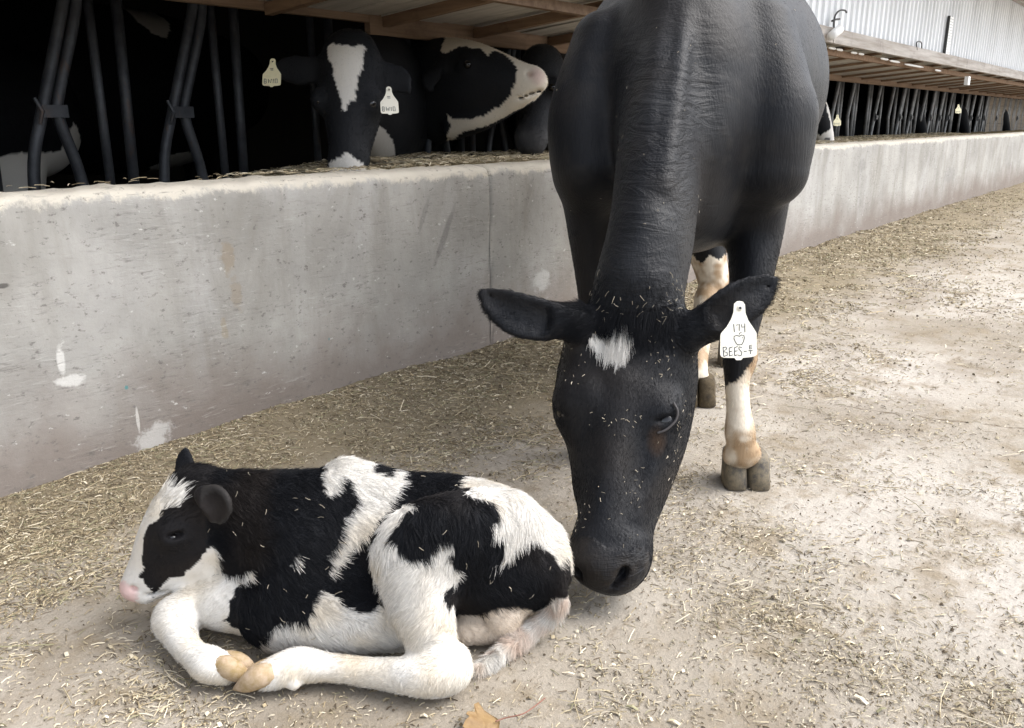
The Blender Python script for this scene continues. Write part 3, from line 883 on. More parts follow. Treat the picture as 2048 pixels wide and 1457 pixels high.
    B.chain([(.215, 2.52, .88, .09, .12), (.235, 2.54, .70, .072, .09), (.25, 2.52, .52, .055, .06), (.262, 2.50, .38, .050, .05), (.27, 2.50, .24, .034, .038), (.28, 2.49, .13, .044, .046), (.285, 2.50, .10, .040, .036)],
            (1, 0, 0), k=.04, g=5)
    # hind legs and udder
    B.chain([(.72, 3.62, 1.0, .12, .22), (.70, 3.48, .78, .10, .15), (*V(1425, 552, 3.36), .062, .08), (*V(1414, 600, 3.30), .05, .06), (*V(1400, 690, 3.12), .038, .042), (*V(1391, 738, 3.02), .044, .046), (*V(1390, 756, 3.01), .052, .040)],
            (1, 0, 0), k=.05, g=6)
    B.chain([(1.06, 3.70, 1.0, .12, .22), (1.08, 3.60, .78, .10, .15), (1.05, 3.74, .54, .06, .08), (1.0, 3.72, .42, .045, .055), (.965, 3.62, .24, .036, .040), (.945, 3.55, .13, .044, .046), (.945, 3.56, .10, .040, .036)],
            (1, 0, 0), k=.05, g=6)
    B.ball((.84, 3.52, .64), (.15, .12, .19), k=.08, g=7)
    for tx, ty in ((.78, 3.42), (.90, 3.40), (.79, 3.58), (.91, 3.56)):
        B.chain([(tx, ty, .56, .022, .022), (tx, ty, .47, .013, .013)], (1, 0, 0), k=.02, g=7)
    # tail
    B.chain([(.95, 4.16, 1.38, .03, .04), (.97, 4.2, 1.1, .02, .02), (.98, 4.2, .8, .016, .016), (.98, 4.2, .55, .03, .03)], (1, 0, 0), k=.03, g=0)
    return B.skin(3)

# ------------------------------------------------------------------ the calf
CALF_H = 0.004
def build_calf():
    B = Body((-0.80, 1.12, -0.01), (0.20, 1.90, 0.47), CALF_H)
    sd = (0.0, 1.0, 0.12)
    # trunk, chest to rump
    B.chain([(*V(520, 1085, 1.585), .085, .115), (*V(585, 1090, 1.60), .115, .140), (*V(690, 1085, 1.615), .130, .150), (*V(800, 1100, 1.625), .140, .148),
             (*V(900, 1100, 1.615), .135, .138), (*V(985, 1108, 1.59), .115, .122), (*V(1055, 1130, 1.56), .080, .092)], sd, k=.03, g=0)
    B.chain([(*V(690, 955, 1.63), .045, .035), (*V(800, 982, 1.635), .04, .03), (*V(905, 994, 1.63), .05, .03), (*V(1010, 1030, 1.60), .06, .035), (*V(1078, 1080, 1.57), .05, .035)], sd, k=.05, g=0)
    B.chain([(*Q(560, 1225, .062), .07, .06), (*Q(680, 1215, .075), .09, .074), (*Q(790, 1205, .080), .10, .078)], sd, k=.04, g=0)   # belly
    # neck
    B.chain([(*V(590, 1045, 1.60), .085, .105), (*V(500, 1030, 1.59), .075, .095), (*V(425, 1015, 1.58), .062, .078)], sd, k=.04, g=1)
    # head, profile to the left
    hs = np.array([.18, -.97, .10])
    B.chain([(*V(408, 1000, 1.575), .058, .062), (*V(372, 1035, 1.565), .068, .072), (*V(338, 1085, 1.56), .058, .064), (*V(308, 1125, 1.555), .045, .047), (*V(285, 1153, 1.552), .038, .036), (*V(271, 1170, 1.55), .036, .030)],
            hs, k=.02, g=2)
    B.chain([(*V(412, 1085, 1.56), .046, .048), (*V(372, 1130, 1.557), .040, .034), (*V(325, 1168, 1.552), .030, .022), (*V(300, 1186, 1.55), .028, .014)], hs, k=.03, g=2)
    B.ball(V(383, 968, 1.585), (.035, .03, .045), k=.03, g=2)                      # poll
    B.ball(V(345, 1073, 1.505), (.026, .022, .018), k=.02, g=2)                   # near orbit
    B.ball(V(345, 1079, 1.478), (.019, .0078, .03), (.98, 0, .15), (0, 0, 1), k=.006, cut=True)
    B.ball(V(266, 1180, 1.512), (.009, .006, .016), (.9, 0, -.3), (.3, 0, .9), k=.006, cut=True)
    B.ball(V(298, 1157, 1.49), (.03, .008, .012), (.7, 0, .7), (-.7, 0, .7), k=.02, cut=True)
    B.chain([(*V(290, 1196, 1.51), .03, .003), (*V(318, 1192, 1.51), .03, .003), (*V(334, 1184, 1.515), .02, .003)], (0, 1, 0), k=.008, cut=True)
    B.ball(V(424, 1132, 1.555), (.030, .026, .030), k=.025, g=2)
    # ears
    E = [(*V(372, 960, 1.635), .018, .012), (*V(370, 935, 1.645), .022, .010), (*V(370, 912, 1.65), .016, .007), (*V(371, 898, 1.652), .007, .005)]
    B.chain(E, (1, 0, 0), k=.012, g=3)
    E = [(*V(404, 988, 1.515), .018, .015), (*V(420, 996, 1.495), .029, .013), (*V(434, 1012, 1.485), .032, .012), (*V(434, 1042, 1.482), .017, .008)]
    P = np.array(E); nrm = np.array([-.15, -.95, .3])
    s2 = np.cross(P[-1, :3] - P[0, :3], nrm)
    B.chain(E, s2, k=.012, g=3)
    C = P[1:].copy(); C[:, :3] += nrm * .015; C[:, 3] *= .80; C[:, 4] = .015
    B.chain(C, s2, k=.006, cut=True)
    # near fore leg, folded
    B.chain([(*V(605, 1100, 1.525), .065, .085), (*V(585, 1150, 1.505), .062, .080), (*Q(555, 1205, .075), .058, .066)], (0, 1, 0), k=.06, g=0)
    B.chain([(*Q(555, 1205, .075), .056, .064), (*Q(470, 1208, .068), .052, .056), (*Q(405, 1212, .058), .040, .042), (*Q(352, 1236, .050), .043, .045)], (0, 1, 0), k=.03, g=4)
    B.chain([(*Q(350, 1244, .046), .039, .039), (*Q(368, 1286, .034), .028, .028), (*Q(392, 1312, .031), .026, .026), (*Q(418, 1328, .032), .033, .031), (*Q(440, 1336, .030), .029, .027), (*Q(452, 1340, .028), .024, .024)], (.5, .8, 0), k=.012, g=4)
    # far fore leg tucked under the brisket
    B.chain([(*Q(560, 1150, .07), .05, .06), (*Q(470, 1160, .04), .04, .035), (*Q(420, 1175, .035), .03, .03)], (0, 1, 0), k=.03, g=0)
    # near hind leg: thigh, shank, hock, cannon
    B.chain([(*V(1010, 1080, 1.53), .07, .105), (*V(930, 1090, 1.49), .075, .115), (*V(850, 1100, 1.455), .065, .10), (*V(815, 1125, 1.44), .055, .075)], (0, 1, .1), k=.04, g=5)
    B.chain([(*V(822, 1120, 1.44), .06, .062), (*V(838, 1180, 1.42), .058, .066), (*V(852, 1245, 1.385), .047, .052), (*V(868, 1305, 1.355), .040, .044), (*Q(884, 1335, .046), .036, .040)], (0, 1, .1), k=.03, g=6)
    B.chain([(*Q(914, 1312, .062), .022, .024), (*Q(908, 1346, .040), .029, .031), (*Q(850, 1352, .037), .036, .036), (*Q(760, 1346, .029), .027, .027), (*Q(670, 1336, .028), .0245, .0245), (*Q(605, 1330, .034), .033, .031),
             (*Q(570, 1338, .033), .031, .031), (*Q(545, 1347, .030), .028, .028), (*Q(532, 1352, .028), .024, .025)], (0, 1, 0), k=.02, g=6)
    B.ball(Q(588, 1368, .016), (.012, .012, .012), k=.012, g=7)                   # dew claw
    # rear: black back of the thigh, far hind leg beneath
    B.chain([(*V(900, 1150, 1.50), .07, .06), (*V(1000, 1150, 1.515), .07, .062), (*V(1078, 1142, 1.525), .06, .055)], (0, 1, .1), k=.035, g=0)
    B.chain([(*V(1050, 1185, 1.585), .04, .05), (*Q(1010, 1222, .065), .036, .042), (*Q(992, 1250, .036), .032, .034), (*Q(930, 1260, .03), .028, .028)], (0, 1, 0), k=.02, g=8)
    B.chain([(*V(955, 1212, 1.50), .011, .011), (*V(955, 1240, 1.485), .012, .012)], (0, 1, 0), k=.01, g=9)
    # tail
    B.chain([(*V(1095, 1085, 1.555), .03, .03), (*V(1112, 1128, 1.515), .022, .022), (*V(1114, 1168, 1.48), .017, .018), (*Q(1112, 1215, .07), .013, .014), (*Q(1070, 1255, .030), .011, .012), (*Q(1010, 1300, .014), .010, .011), (*Q(960, 1335, .010), .007, .008)],
            (0, 1, 0), k=.015, g=10)
    return B.skin(3)

# ------------------------------------------------------------------ animals: coats, fur, placing
class Chart:
    """flat chart laid against one side of an animal; outlines are given on it in metres"""
    def __init__(s, o, d):
        s.o = np.asarray(o, float); d = np.asarray(d, float); s.d = d / np.linalg.norm(d)
        s.e1 = np.cross(s.d, (0, 0, 1)); s.e1 /= np.linalg.norm(s.e1); s.e2 = np.cross(s.e1, s.d)
    def uv(s, P):
        q = P - s.o
        return q @ s.e1, q @ s.e2
    def inside(s, P, poly, fray=0.0, seed=0):
        u, v = s.uv(P)
        if fray:
            u = u + fray * (vnoise(P, .012, seed) + .6 * vnoise(P, .03, seed + 1)); v = v + fray * (vnoise(P, .012, seed + 2) + .6 * vnoise(P, .03, seed + 3))
        return in_poly(u, v, poly)
def chart_px(px, py, F):
    o = np.array(V(px, py, F)); return Chart(o, o - (0, 0, 1))
def pxpoly(ch, pts):
    out = []
    for x, y in pts:
        p = np.array(V(x, y, 1.0)); d = p - (0, 0, 1)
        t = ((ch.o - (0, 0, 1)) @ ch.d) / (d @ ch.d)
        q = np.array((0, 0, 1)) + d * t - ch.o
        out.append((q @ ch.e1, q @ ch.e2))
    return out
def zoomed(x0, y0, s, pts): return [(x0 + a / s, y0 + b / s) for a, b in pts]

BLACK = np.array((.0062, .0068, .0088)); WHITE = np.array((.70, .675, .63)); PINK = np.array((.66, .44, .41))
def lerp(a, b, t):
    t = np.asarray(t)[:, None]
    return a * (1 - t) + b * t

def hide_mat(name, rough=.65, spec=.14):
    m = Mat(name)
    n1 = m.noise(90, 4, .7)
    return m.set(m.attr(), rough, spec, bump=n1, strength=.35, dist=.004)
def _fur(name, rough, spec):
    m = Mat(name)
    return m.set(m.attr(), rough, spec)
def cowhide_mat():
    m = Mat('sleek black cow hide')
    fold = m.noise(1, 4, .6, m.scaled((11, 11, 46)), dist=.8)
    msk = m.ramp(m.noise(3.5, 3, .5), .30, .52)
    sleek = m.math('ADD', m.math('MULTIPLY', m.noise(1, 4, .6, m.scaled((190, 190, 22))), .28), m.math('MULTIPLY', m.noise(7, 3, .5, dist=.5), .9))
    h = m.math('ADD', m.math('MULTIPLY', fold, m.math('MULTIPLY', msk, m.node('ShaderNodeAttribute', attribute_name='fold').outputs['Fac'])), sleek)
    return m.set(m.attr(), .5, .20, bump=h, strength=.55, dist=.012, Sheen_Weight=.03, Sheen_Roughness=.4)
COWHIDE = cowhide_mat()
HIDE, FUR = hide_mat('short cattle coat'), _fur('cattle hair', .62, .15)
EYE = Mat('wet dark eye').set((.008, .007, .007), .06, .6)
HORN = Mat('grey hoof horn'); HORN.set(HORN.mix(HORN.ramp(HORN.noise(26, 6, .75), .38, .62), (.055, .052, .05), (.20, .165, .11)), .7, .3, bump=HORN.noise(60, 5, .7), strength=.4, dist=.004)
MUCK = Mat('mucky hoof horn'); MUCK.set(MUCK.mix(MUCK.ramp(MUCK.noise(30, 6, .7), .35, .65), (.05, .04, .028), (.13, .10, .06)), .85, .2, bump=MUCK.noise(50, 6, .75), strength=.8, dist=.008)
SOFT = Mat('pale calf hoof'); SOFT.set(SOFT.mix(SOFT.ramp(SOFT.noise(35, 6, .7), .38, .62), (.47, .36, .26), (.30, .215, .10)), .6, .3, bump=SOFT.noise(80, 5, .7), strength=.3, dist=.003)

def tangent(n, v):
    v = np.broadcast_to(v, n.shape) if np.ndim(v) == 1 else v
    t = v - (v * n).sum(1, keepdims=True) * n
    return t / (np.linalg.norm(t, axis=1, keepdims=True) + 1e-6)

def eyeball(parent, c, r, base):
    th = np.linspace(0, math.pi, 13); ph = np.linspace(0, 2 * math.pi, 20, endpoint=False)
    v = np.array([(r * math.sin(a) * math.cos(b), r * math.sin(a) * math.sin(b), r * math.cos(a)) for a in th for b in ph]) + np.asarray(c) - base
    q = [(i * 20 + j, i * 20 + (j + 1) % 20, (i + 1) * 20 + (j + 1) % 20, (i + 1) * 20 + j) for i in range(12) for j in range(20)]
    return mesh_np('eye', v, np.array(q)[:, ::-1], EYE, parent)

def flecks(name, sk, n, weight, base, parent, lo=.003, hi=.008):
    """bits of chaff clinging to a coat"""
    P, N, _ = sk.sample(n, weight)
    d = tangent(N, rng.normal(size=(n, 3)))
    s = np.cross(N, d)
    L = rng.uniform(lo, hi, n)[:, None]; wd = rng.uniform(.0004, .0009, n)[:, None]
    P = P + N * .004
    bend = N * L * .25 * rng.random((n, 1))
    a, b, c = P - d * L, P + bend, P + d * L + s * L * .3 * rng.normal(size=(n, 1))
    v = np.stack([a - s * wd, a + s * wd, a + N * wd * 1.4, b - s * wd, b + s * wd, b + N * wd * 1.4, c - s * wd, c + s * wd, c + N * wd * 1.4], 1)
    q0 = np.array([(0, 1, 4, 3), (1, 2, 5, 4), (2, 0, 3, 5), (3, 4, 7, 6), (4, 5, 8, 7), (5, 3, 6, 8)])
    q = (np.arange(n)[:, None, None] * 9 + q0).reshape(-1, 4)
    col = np.repeat(np.c_[rng.uniform(.22, .5, n)[:, None] * np.array((1, .88, .68)), np.ones(n)], 9, 0)
    o = mesh_np(name, v.reshape(-1, 3) - base, q, M['straw'], parent, False, col)
    return o

# ---- mother cow
COW_BASE = np.array((.60, 3.0, 0.0))
cs = build_cow()
cow = tag(empty('cow', to_world(COW_BASE), VIEW_ROT), 'big black cow lowering her head to sniff the calf, small white star on forehead', 'cow')
star_c = chart_px(1222, 702, 1.80)
STAR = pxpoly(star_c, [(1178, 682), (1190, 668), (1204, 664), (1210, 656), (1222, 668), (1232, 649), (1240, 660), (1248, 650), (1256, 660), (1266, 668), (1260, 684), (1262, 694), (1252, 705), (1258, 714), (1244, 718), (1236, 728), (1226, 718), (1216, 720), (1206, 706), (1196, 706), (1186, 694)])
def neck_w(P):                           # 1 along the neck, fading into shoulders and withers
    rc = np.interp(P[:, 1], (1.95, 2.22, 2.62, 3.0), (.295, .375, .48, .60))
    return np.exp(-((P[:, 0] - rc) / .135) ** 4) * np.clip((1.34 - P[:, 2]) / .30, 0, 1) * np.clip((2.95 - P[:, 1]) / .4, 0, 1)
def cow_color(P, g, fray):
    n = len(P)
    c = np.tile(BLACK, (n, 1))
    c = lerp(c, np.array((.020, .0165, .014)), np.clip(vnoise(P, .12, 3) * .9, 0, .7))
    c = lerp(c, np.array((.017, .016, .0155)), np.clip(vnoise(P, .035, 43) + .6 * vnoise(P, .014, 44) - .25, 0, .5) * (g == 0))
    head = (g == 2) | (g == 3)
    c[head & star_c.inside(P, STAR, fray, 5)] = WHITE
    mz = g == 3
    c[mz] = lerp(c[mz], np.array((.016, .0135, .012)), np.clip(.45 + .9 * vnoise(P[mz], .02, 4), 0, 1))
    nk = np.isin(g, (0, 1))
    c[nk] = lerp(c[nk], np.array((.0135, .0148, .0172)), np.clip(.35 + .7 * vnoise(P[nk], .09, 41), 0, .8) * neck_w(P[nk]))  # neck paler: skylight painted into the coat colour, along with some dust
    de = np.linalg.norm((P - np.array((.312, 1.705, .338))) / np.array((.022, .05, .034)), axis=1)
    c = lerp(c, np.array((.045, .026, .015)), np.clip(1.15 - de, 0, .8) * head)
    for grp, z0 in ((5, .335), (6, .48)):
        L = (g == grp)
        edge = z0 - .05 * np.clip((.64 - P[:, 0]) / .04, -1, 1) * (grp == 5) * (P[:, 0] > .5)
        wht = L & (P[:, 2] + .02 * vnoise(P, .03, 6) + fray * vnoise(P, .01, 7) < edge)
        st = np.clip(vnoise(P, .04, 8) * 1.1 + np.exp(-((P[:, 2] - .165) / .05) ** 2) * .85 + np.exp(-((P[:, 2] - .34) / .05) ** 2) * .85 + .18 + .5 * vnoise(P, .015, 18), 0, .9)
        cc = lerp(np.tile(np.array((.74, .66, .54)), (n, 1)), np.array((.33, .215, .115)), st)
        cc = lerp(cc, np.array((.10, .075, .045)), np.clip((.09 - P[:, 2]) / .05 + .5 * vnoise(P, .03, 9), 0, .8))
        c[wht] = cc[wht]
    u = g == 7
    c[u] = np.array((.50, .38, .31))
    return np.c_[c, np.ones(n)]
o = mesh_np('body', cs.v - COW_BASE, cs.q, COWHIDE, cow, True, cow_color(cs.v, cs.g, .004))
fa = o.data.attributes.new('fold', 'FLOAT', 'POINT')
fa.data.foreach_set('value', 2.0 * neck_w(cs.v) * (cs.g != 2) + np.where(np.isin(cs.g, (2, 3)), .12, .0).astype(np.float32))
# hooves
for name, px, py, mat, fd, wd in (('f', 1484, 956, HORN, (-.05, -1), .065), ('h', 1390, 800, MUCK, (-.1, -1), .066)):
    c = Q(px, py, 0)
    for sx in (-1, 1):
        mb = MB(); hoof_claw(mb, (c[0] + sx * .0325, c[1] - .025, .0), fd, wd, .13, .086 if name == 'f' else .095, 0)
        mb.build('hoof', mat, cow, True, COW_BASE)
for c in ((.285, 2.47, 0), (.945, 3.53, 0)):
    for sx in (-1, 1):
        mb = MB(); hoof_claw(mb, (c[0] + sx * .0335, c[1] - .03, 0), (-.1, -1), .062, .125, .088, 0)
        mb.build('hoof', HORN, cow, True, COW_BASE)
eyeball(cow, np.array(V(1331, 842, 1.748)), .026, COW_BASE)
eyeball(cow, np.array(V(1134, 822, 1.805)), .024, COW_BASE)
lid = [S(cs, x_, y_, .002) for x_, y_ in ((1346, 806), (1354, 822), (1351, 840), (1340, 853), (1328, 861), (1314, 866))]
MB().tube(smooth_path(np.array(lid), 5) - COW_BASE, .0028, 7).build('eyelid', Mat('grey lid rim').set((.05, .045, .045), .5, .4), cow, True)
# hair: short all over the front, longer on the poll, star and neck
NF = 1.0
wgt = np.where(np.isin(cs.g, (2, 4)), 8.0, np.where(cs.g == 1, 1.6, np.where((cs.g == 5) & (cs.v[:, 2] < .7), 3.0, np.where(np.abs(cs.n[:, 1] + .35) < .30, .5, .02))))
wgt = wgt * np.where(cs.v[:, 1] > 3.3, .25, 1) * (cs.g != 3) * (cs.g != 7)
n = int(190000 * NF)
P, N, G = cs.sample(n, wgt)
flow = np.tile(np.array((0.0, .25, -1.0)), (n, 1))
hd_ = np.isin(G, (2,))
flow[hd_] = np.array((-.15, -.55, -.85))
flow[G == 4] = np.stack([np.where(P[G == 4][:, 0] < .25, -1.0, 1.0), np.zeros((G == 4).sum()), np.full((G == 4).sum(), -.3)], 1)
flow += .55 * np.stack([vnoise(P, .035, 20 + i) + .5 * vnoise(P, .12, 30 + i) for i in range(3)], 1)
tdir = tangent(N, flow)
tuft = np.exp(-(np.linalg.norm((P - np.array(V(1255, 625, 1.84))) / np.array((.10, .10, .06)), axis=1)) ** 2)
starm = star_c.inside(P, STAR, .004, 5) & hd_
L = np.where(hd_, .008, np.where(G == 0, .006, .009)) + .034 * tuft + .012 * starm - .002 * (G == 1)
L = L * rng.uniform(.6, 1.25, n)
lift = .15 - .03 * (G == 1)[:, None] + .28 * tuft[:, None] + .08 * rng.random((n, 1))
D = tdir * (1 - lift) + N * lift + rng.normal(size=(n, 3)) * .07
D /= np.linalg.norm(D, axis=1)[:, None]
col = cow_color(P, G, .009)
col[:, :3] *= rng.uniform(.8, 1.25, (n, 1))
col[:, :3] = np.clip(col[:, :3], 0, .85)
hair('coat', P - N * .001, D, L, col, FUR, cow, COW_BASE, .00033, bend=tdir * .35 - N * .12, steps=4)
flw = np.where(np.isin(cs.g, (2,)), 5.0, np.where(cs.g == 1, .35, .06)) * (cs.n[:, 1] < 0) * (cs.v[:, 1] < 3) * np.clip(.25 + 1.6 * vnoise(cs.v, .07, 77), .03, 2)
tag(flecks('chaff', cs, 230, flw, np.zeros(3), None, .0010, .0042), 'pale chaff clinging to the black cow\'s face and neck', 'chaff', kind='stuff')
chaff = [ob for ob in scene.objects if ob.name == 'chaff'][0]; chaff.rotation_euler = (0, 0, VIEW_ROT)

pw = np.exp(-(np.linalg.norm((cs.v - np.array(V(1300, 590, 1.90))) / np.array((.09, .12, .035)), axis=1)) ** 2) * np.isin(cs.g, (1, 2)) * (cs.n[:, 1] < .3)
tag(flecks('hay_wisp', cs, 46, pw, np.zeros(3), None, .003, .009), 'wisps of hay caught behind the black cow\'s poll', 'hay', kind='stuff').rotation_euler = (0, 0, VIEW_ROT)

# ---- calf
CALF_BASE = np.array(Q(690, 1240, 0))
ks = build_calf()
calf = tag(empty('calf', to_world(CALF_BASE), VIEW_ROT), 'black and white newborn calf lying curled on the straw-strewn ground', 'calf')
z6 = lambda pts: zoomed(600, 880, 2.698, pts)
z5 = lambda pts: zoomed(200, 860, 3.642, pts)
ch_back = chart_px(720, 1000, 1.53)
ch_rump = chart_px(980, 1060, 1.48)
ch_leg = chart_px(840, 1140, 1.39)
ch_head = chart_px(345, 1075, 1.50)
ch_fore = chart_px(450, 1195, 1.42)
ch_belly = chart_px(700, 1200, 1.48)
P_BACK = pxpoly(ch_back, z6([(105, 150), (120, 60), (280, 60), (390, 120), (400, 165), (440, 185), (485, 180), (500, 150), (540, 160), (570, 215), (530, 285), (470, 350), (440, 420), (380, 490), (310, 550), (250, 620), (200, 690), (172, 745), (170, 680), (150, 620), (200, 570), (230, 470), (270, 400), (310, 340), (320, 310), (280, 290), (262, 215), (235, 195), (205, 240), (190, 290), (140, 320), (120, 240)]))
P_RUMP = pxpoly(ch_rump, z6([(830, 225), (850, 170), (1000, 150), (1300, 280), (1500, 500), (1560, 720), (1470, 705), (1430, 680), (1390, 660), (1340, 600), (1290, 560), (1250, 530), (1180, 580), (1140, 640), (1100, 680), (1045, 692), (1090, 640), (1100, 570), (1080, 520), (1025, 480), (1070, 450), (1075, 390), (1055, 345), (1000, 330), (940, 315), (890, 285)]))
P_LEG = pxpoly(ch_leg, z6([(500, 375), (560, 345), (625, 368), (560, 420), (510, 470), (488, 540), (540, 600), (605, 662), (650, 660), (705, 640), (720, 600), (755, 570), (825, 553), (812, 620), (840, 680), (862, 715), (865, 770), (800, 812), (768, 850), (800, 900), (860, 920), (950, 960), (950, 1500), (300, 1500), (420, 860), (380, 700), (360, 600), (420, 500)]))
P_BLAZE = pxpoly(ch_head, z5([(455, 345), (380, 330), (250, 480), (150, 800), (60, 1100), (150, 1330), (330, 1300), (385, 1222), (340, 1150), (320, 1090), (270, 1080), (310, 1030), (305, 950), (310, 800), (330, 700), (400, 660), (440, 600), (520, 565), (590, 572), (605, 500), (622, 440), (600, 408), (520, 422), (445, 395)]))
P_JAW = pxpoly(ch_head, z5([(830, 845), (865, 900), (860, 1020), (930, 1075), (900, 1200), (500, 1330), (330, 1330), (380, 1225), (440, 1150), (530, 1090), (620, 1060), (700, 980), (750, 900)]))
P_FORE = pxpoly(ch_fore, z5([(1120, 1005), (1120, 1090), (1040, 1110), (985, 1165), (945, 1260), (925, 1380), (960, 1440), (1200, 1560), (1300, 1900), (200, 1900), (300, 1100)]))
P_CHEST = pxpoly(ch_fore, z5([(1120, 1005), (1120, 1090), (1040, 1110), (985, 1165), (945, 1260), (925, 1380), (900, 1500), (500, 1700), (200, 1600), (370, 1320), (450, 1240), (640, 1150), (860, 1105), (990, 1060)]))
P_SPOT = pxpoly(ch_back, z5([(1378, 985), (1410, 940), (1465, 908), (1440, 965), (1420, 995)]))
P_BELLY = pxpoly(ch_belly, z6([(130, 805), (180, 840), (270, 905), (320, 935), (380, 928), (420, 880), (460, 850), (560, 950), (560, 1150), (-300, 1150), (-100, 990), (20, 985), (60, 955), (90, 870)]))
nose_c = np.array(V(262, 1180, 1.535))
def calf_color(P, g, fray, vary=True):
    n = len(P)
    w = np.zeros(n, bool)
    body = np.isin(g, (0, 1, 5))
    rear = P[:, 0] > V(880, 1000, 1.55)[0] - .05
    w |= body & ch_back.inside(P, P_BACK, fray, 1) & (P[:, 0] < V(830, 1000, 1.55)[0])
    w |= body & ch_rump.inside(P, P_RUMP, fray, 2) & rear
    w |= np.isin(g, (5, 6, 7)) & ch_leg.inside(P, P_LEG, fray, 3)
    w |= (g == 6) & (P[:, 2] < .10) | (g == 7) | (g == 8)
    w |= (g == 0) & ch_belly.inside(P, P_BELLY, fray, 4)
    hd = np.isin(g, (2,))
    w |= np.isin(g, (0, 1)) & ch_head.inside(P, P_JAW, fray, 6) & (P[:, 0] < V(445, 1120, 1.5)[0])
    w |= hd & (ch_head.inside(P, P_BLAZE, fray, 5) | ch_head.inside(P, P_JAW, fray, 6))
    w |= (g == 4) & ch_fore.inside(P, P_FORE, fray, 7)
    w |= (g == 0) & ch_fore.inside(P, P_CHEST, fray, 7) & (P[:, 1] < 1.56)
    w |= body & ch_back.inside(P, P_SPOT, fray, 8)
    tail = g == 10
    w |= tail & (P[:, 2] < .105 + fray * vnoise(P, .01, 9))
    blk = lerp(np.tile(BLACK, (n, 1)), np.array((.022, .017, .014)), np.clip(vnoise(P, .08, 12), 0, .6) + .25 * hd)
    ed = np.linalg.norm(P - np.array(V(431, 1014, 1.488)), axis=1)
    er = (g == 3) & (ed > .0285) & (P[:, 0] > V(400, 1000, 1.49)[0])
    blk[er] = np.array((.024, .022, .021))
    wht = lerp(np.tile(WHITE, (n, 1)), np.array((.66, .55, .38)), np.clip(vnoise(P, .05, 13) * .5 + .35 * np.clip((.14 - P[:, 2]) / .14, 0, 1) * np.isin(g, (6, 4, 8)), 0, .55))
    wht[tail] = lerp(wht[tail], np.array((.52, .36, .26)), np.clip(.25 + .7 * vnoise(P[tail], .02, 14), 0, .9))
    wht[g == 8] = lerp(wht[g == 8], np.array((.55, .42, .30)), np.full((g == 8).sum(), .55))
    c = np.where(w[:, None], wht, blk)
    nd = np.linalg.norm(P - nose_c, axis=1)
    pk = hd & (nd < .029 + .006 * vnoise(P, .01, 15))
    c[pk] = lerp(c[pk], PINK, np.clip((.036 - nd[pk]) / .014, 0, .85))
    c[g == 9] = PINK * .9
    return np.c_[c, np.ones(n)]
mesh_np('body', ks.v - CALF_BASE, ks.q, HIDE, calf, True, calf_color(ks.v, ks.g, .004))
eyeball(calf, V(345, 1079, 1.508), .0175, CALF_BASE)
# pale hooves: folded fore foot and stretched hind foot, two claws each
def lying_claw(pts, r):
    return MB().tube(smooth_path(pts, 5), smooth_path(np.c_[r, r], 5)[:, 0], 12)
for dy, dz in ((-.006, .010), (.026, -.002)):
    lying_claw([np.array(Q(440, 1334, .030)) + (0, dy, dz), np.array(Q(462, 1341, .028)) + (0, dy, dz), np.array(Q(484, 1349, .021)) + (0, dy, dz * .5), np.array(Q(505, 1357, .010)) + (0, dy, 0)], [.0175, .0205, .016, .003]).build('hoof', SOFT, calf, True, CALF_BASE)
    lying_claw([np.array(Q(546, 1350, .029)) + (0, dy, dz), np.array(Q(522, 1358, .028)) + (0, dy, dz), np.array(Q(496, 1367, .021)) + (0, dy, dz * .5), np.array(Q(470, 1374, .009)) + (0, dy, 0)], [.0185, .0215, .017, .003]).build('hoof', SOFT, calf, True, CALF_BASE)
# fur
n = int(170000 * NF)
wgt = np.ones(len(ks.v)); wgt[ks.g == 9] = 0; wgt[ks.g == 10] = 3.0; wgt[(ks.v[:, 1] > 1.72)] = .4
P, N, G = ks.sample(n, wgt)
nd = np.linalg.norm(P - nose_c, axis=1)
keep = ~((G == 3) & (N[:, 1] < -.55) & (P[:, 0] > V(402, 1000, 1.49)[0])) & (nd > .027) & (P[:, 2] > .003)
P, N, G, nd = P[keep], N[keep], G[keep], nd[keep]; n = len(P)
flow = np.tile(np.array((.8, -.05, -.75)), (n, 1))
for gg, f in ((2, (.6, 0, .55)), (3, (.1, 0, -.6)), (4, (-.7, -.3, -.4)), (5, (.25, -.2, -1)), (6, (-.55, -.1, -.55)), (10, (-.3, -.1, -.6))):
    flow[G == gg] = f
flow += np.stack([.55 * vnoise(P, .018, 40 + i) + .55 * vnoise(P, .06, 50 + i) for i in range(3)], 1)
tdir = tangent(N, flow)
face = G == 2
Ls = np.full(n, .017); Ls[face] = .0065 + .016 * np.clip((P[face][:, 2] - .235) / .05, 0, 1); Ls[G == 3] = .004; Ls[G == 4] = .008; Ls[G == 6] = np.where(P[G == 6][:, 2] < .09, .008, .014); Ls[G == 10] = np.where(P[G == 10][:, 2] < .10, .021, .009); Ls[G == 8] = .008; Ls[G == 7] = .003; Ls[G == 1] = .020
Ls *= rng.uniform(.45, 1.1, n)
lift = .30 + .18 * rng.random((n, 1)); lift[face] *= .6; lift[G == 10] += .15
D = tdir * (1 - lift) + N * lift + rng.normal(size=(n, 3)) * .11
D /= np.linalg.norm(D, axis=1)[:, None]
col = calf_color(P, G, .006); col[:, :3] = np.clip(col[:, :3] * rng.uniform(.75, 1.18, (n, 1)), 0, .86)
hair('coat', P - N * .001, D, Ls, col, FUR, calf, CALF_BASE, .00042, bend=tdir * .45 - N * .22 + np.array((0, 0, -.1)), steps=5)
fk = flecks('chaff', ks, 60, (ks.n[:, 1] < .2) * (ks.n[:, 2] > -.2) * np.isin(ks.g, (0, 1, 5)) * 1.0, np.zeros(3), None, .003, .007)
fk.rotation_euler = (0, 0, VIEW_ROT)
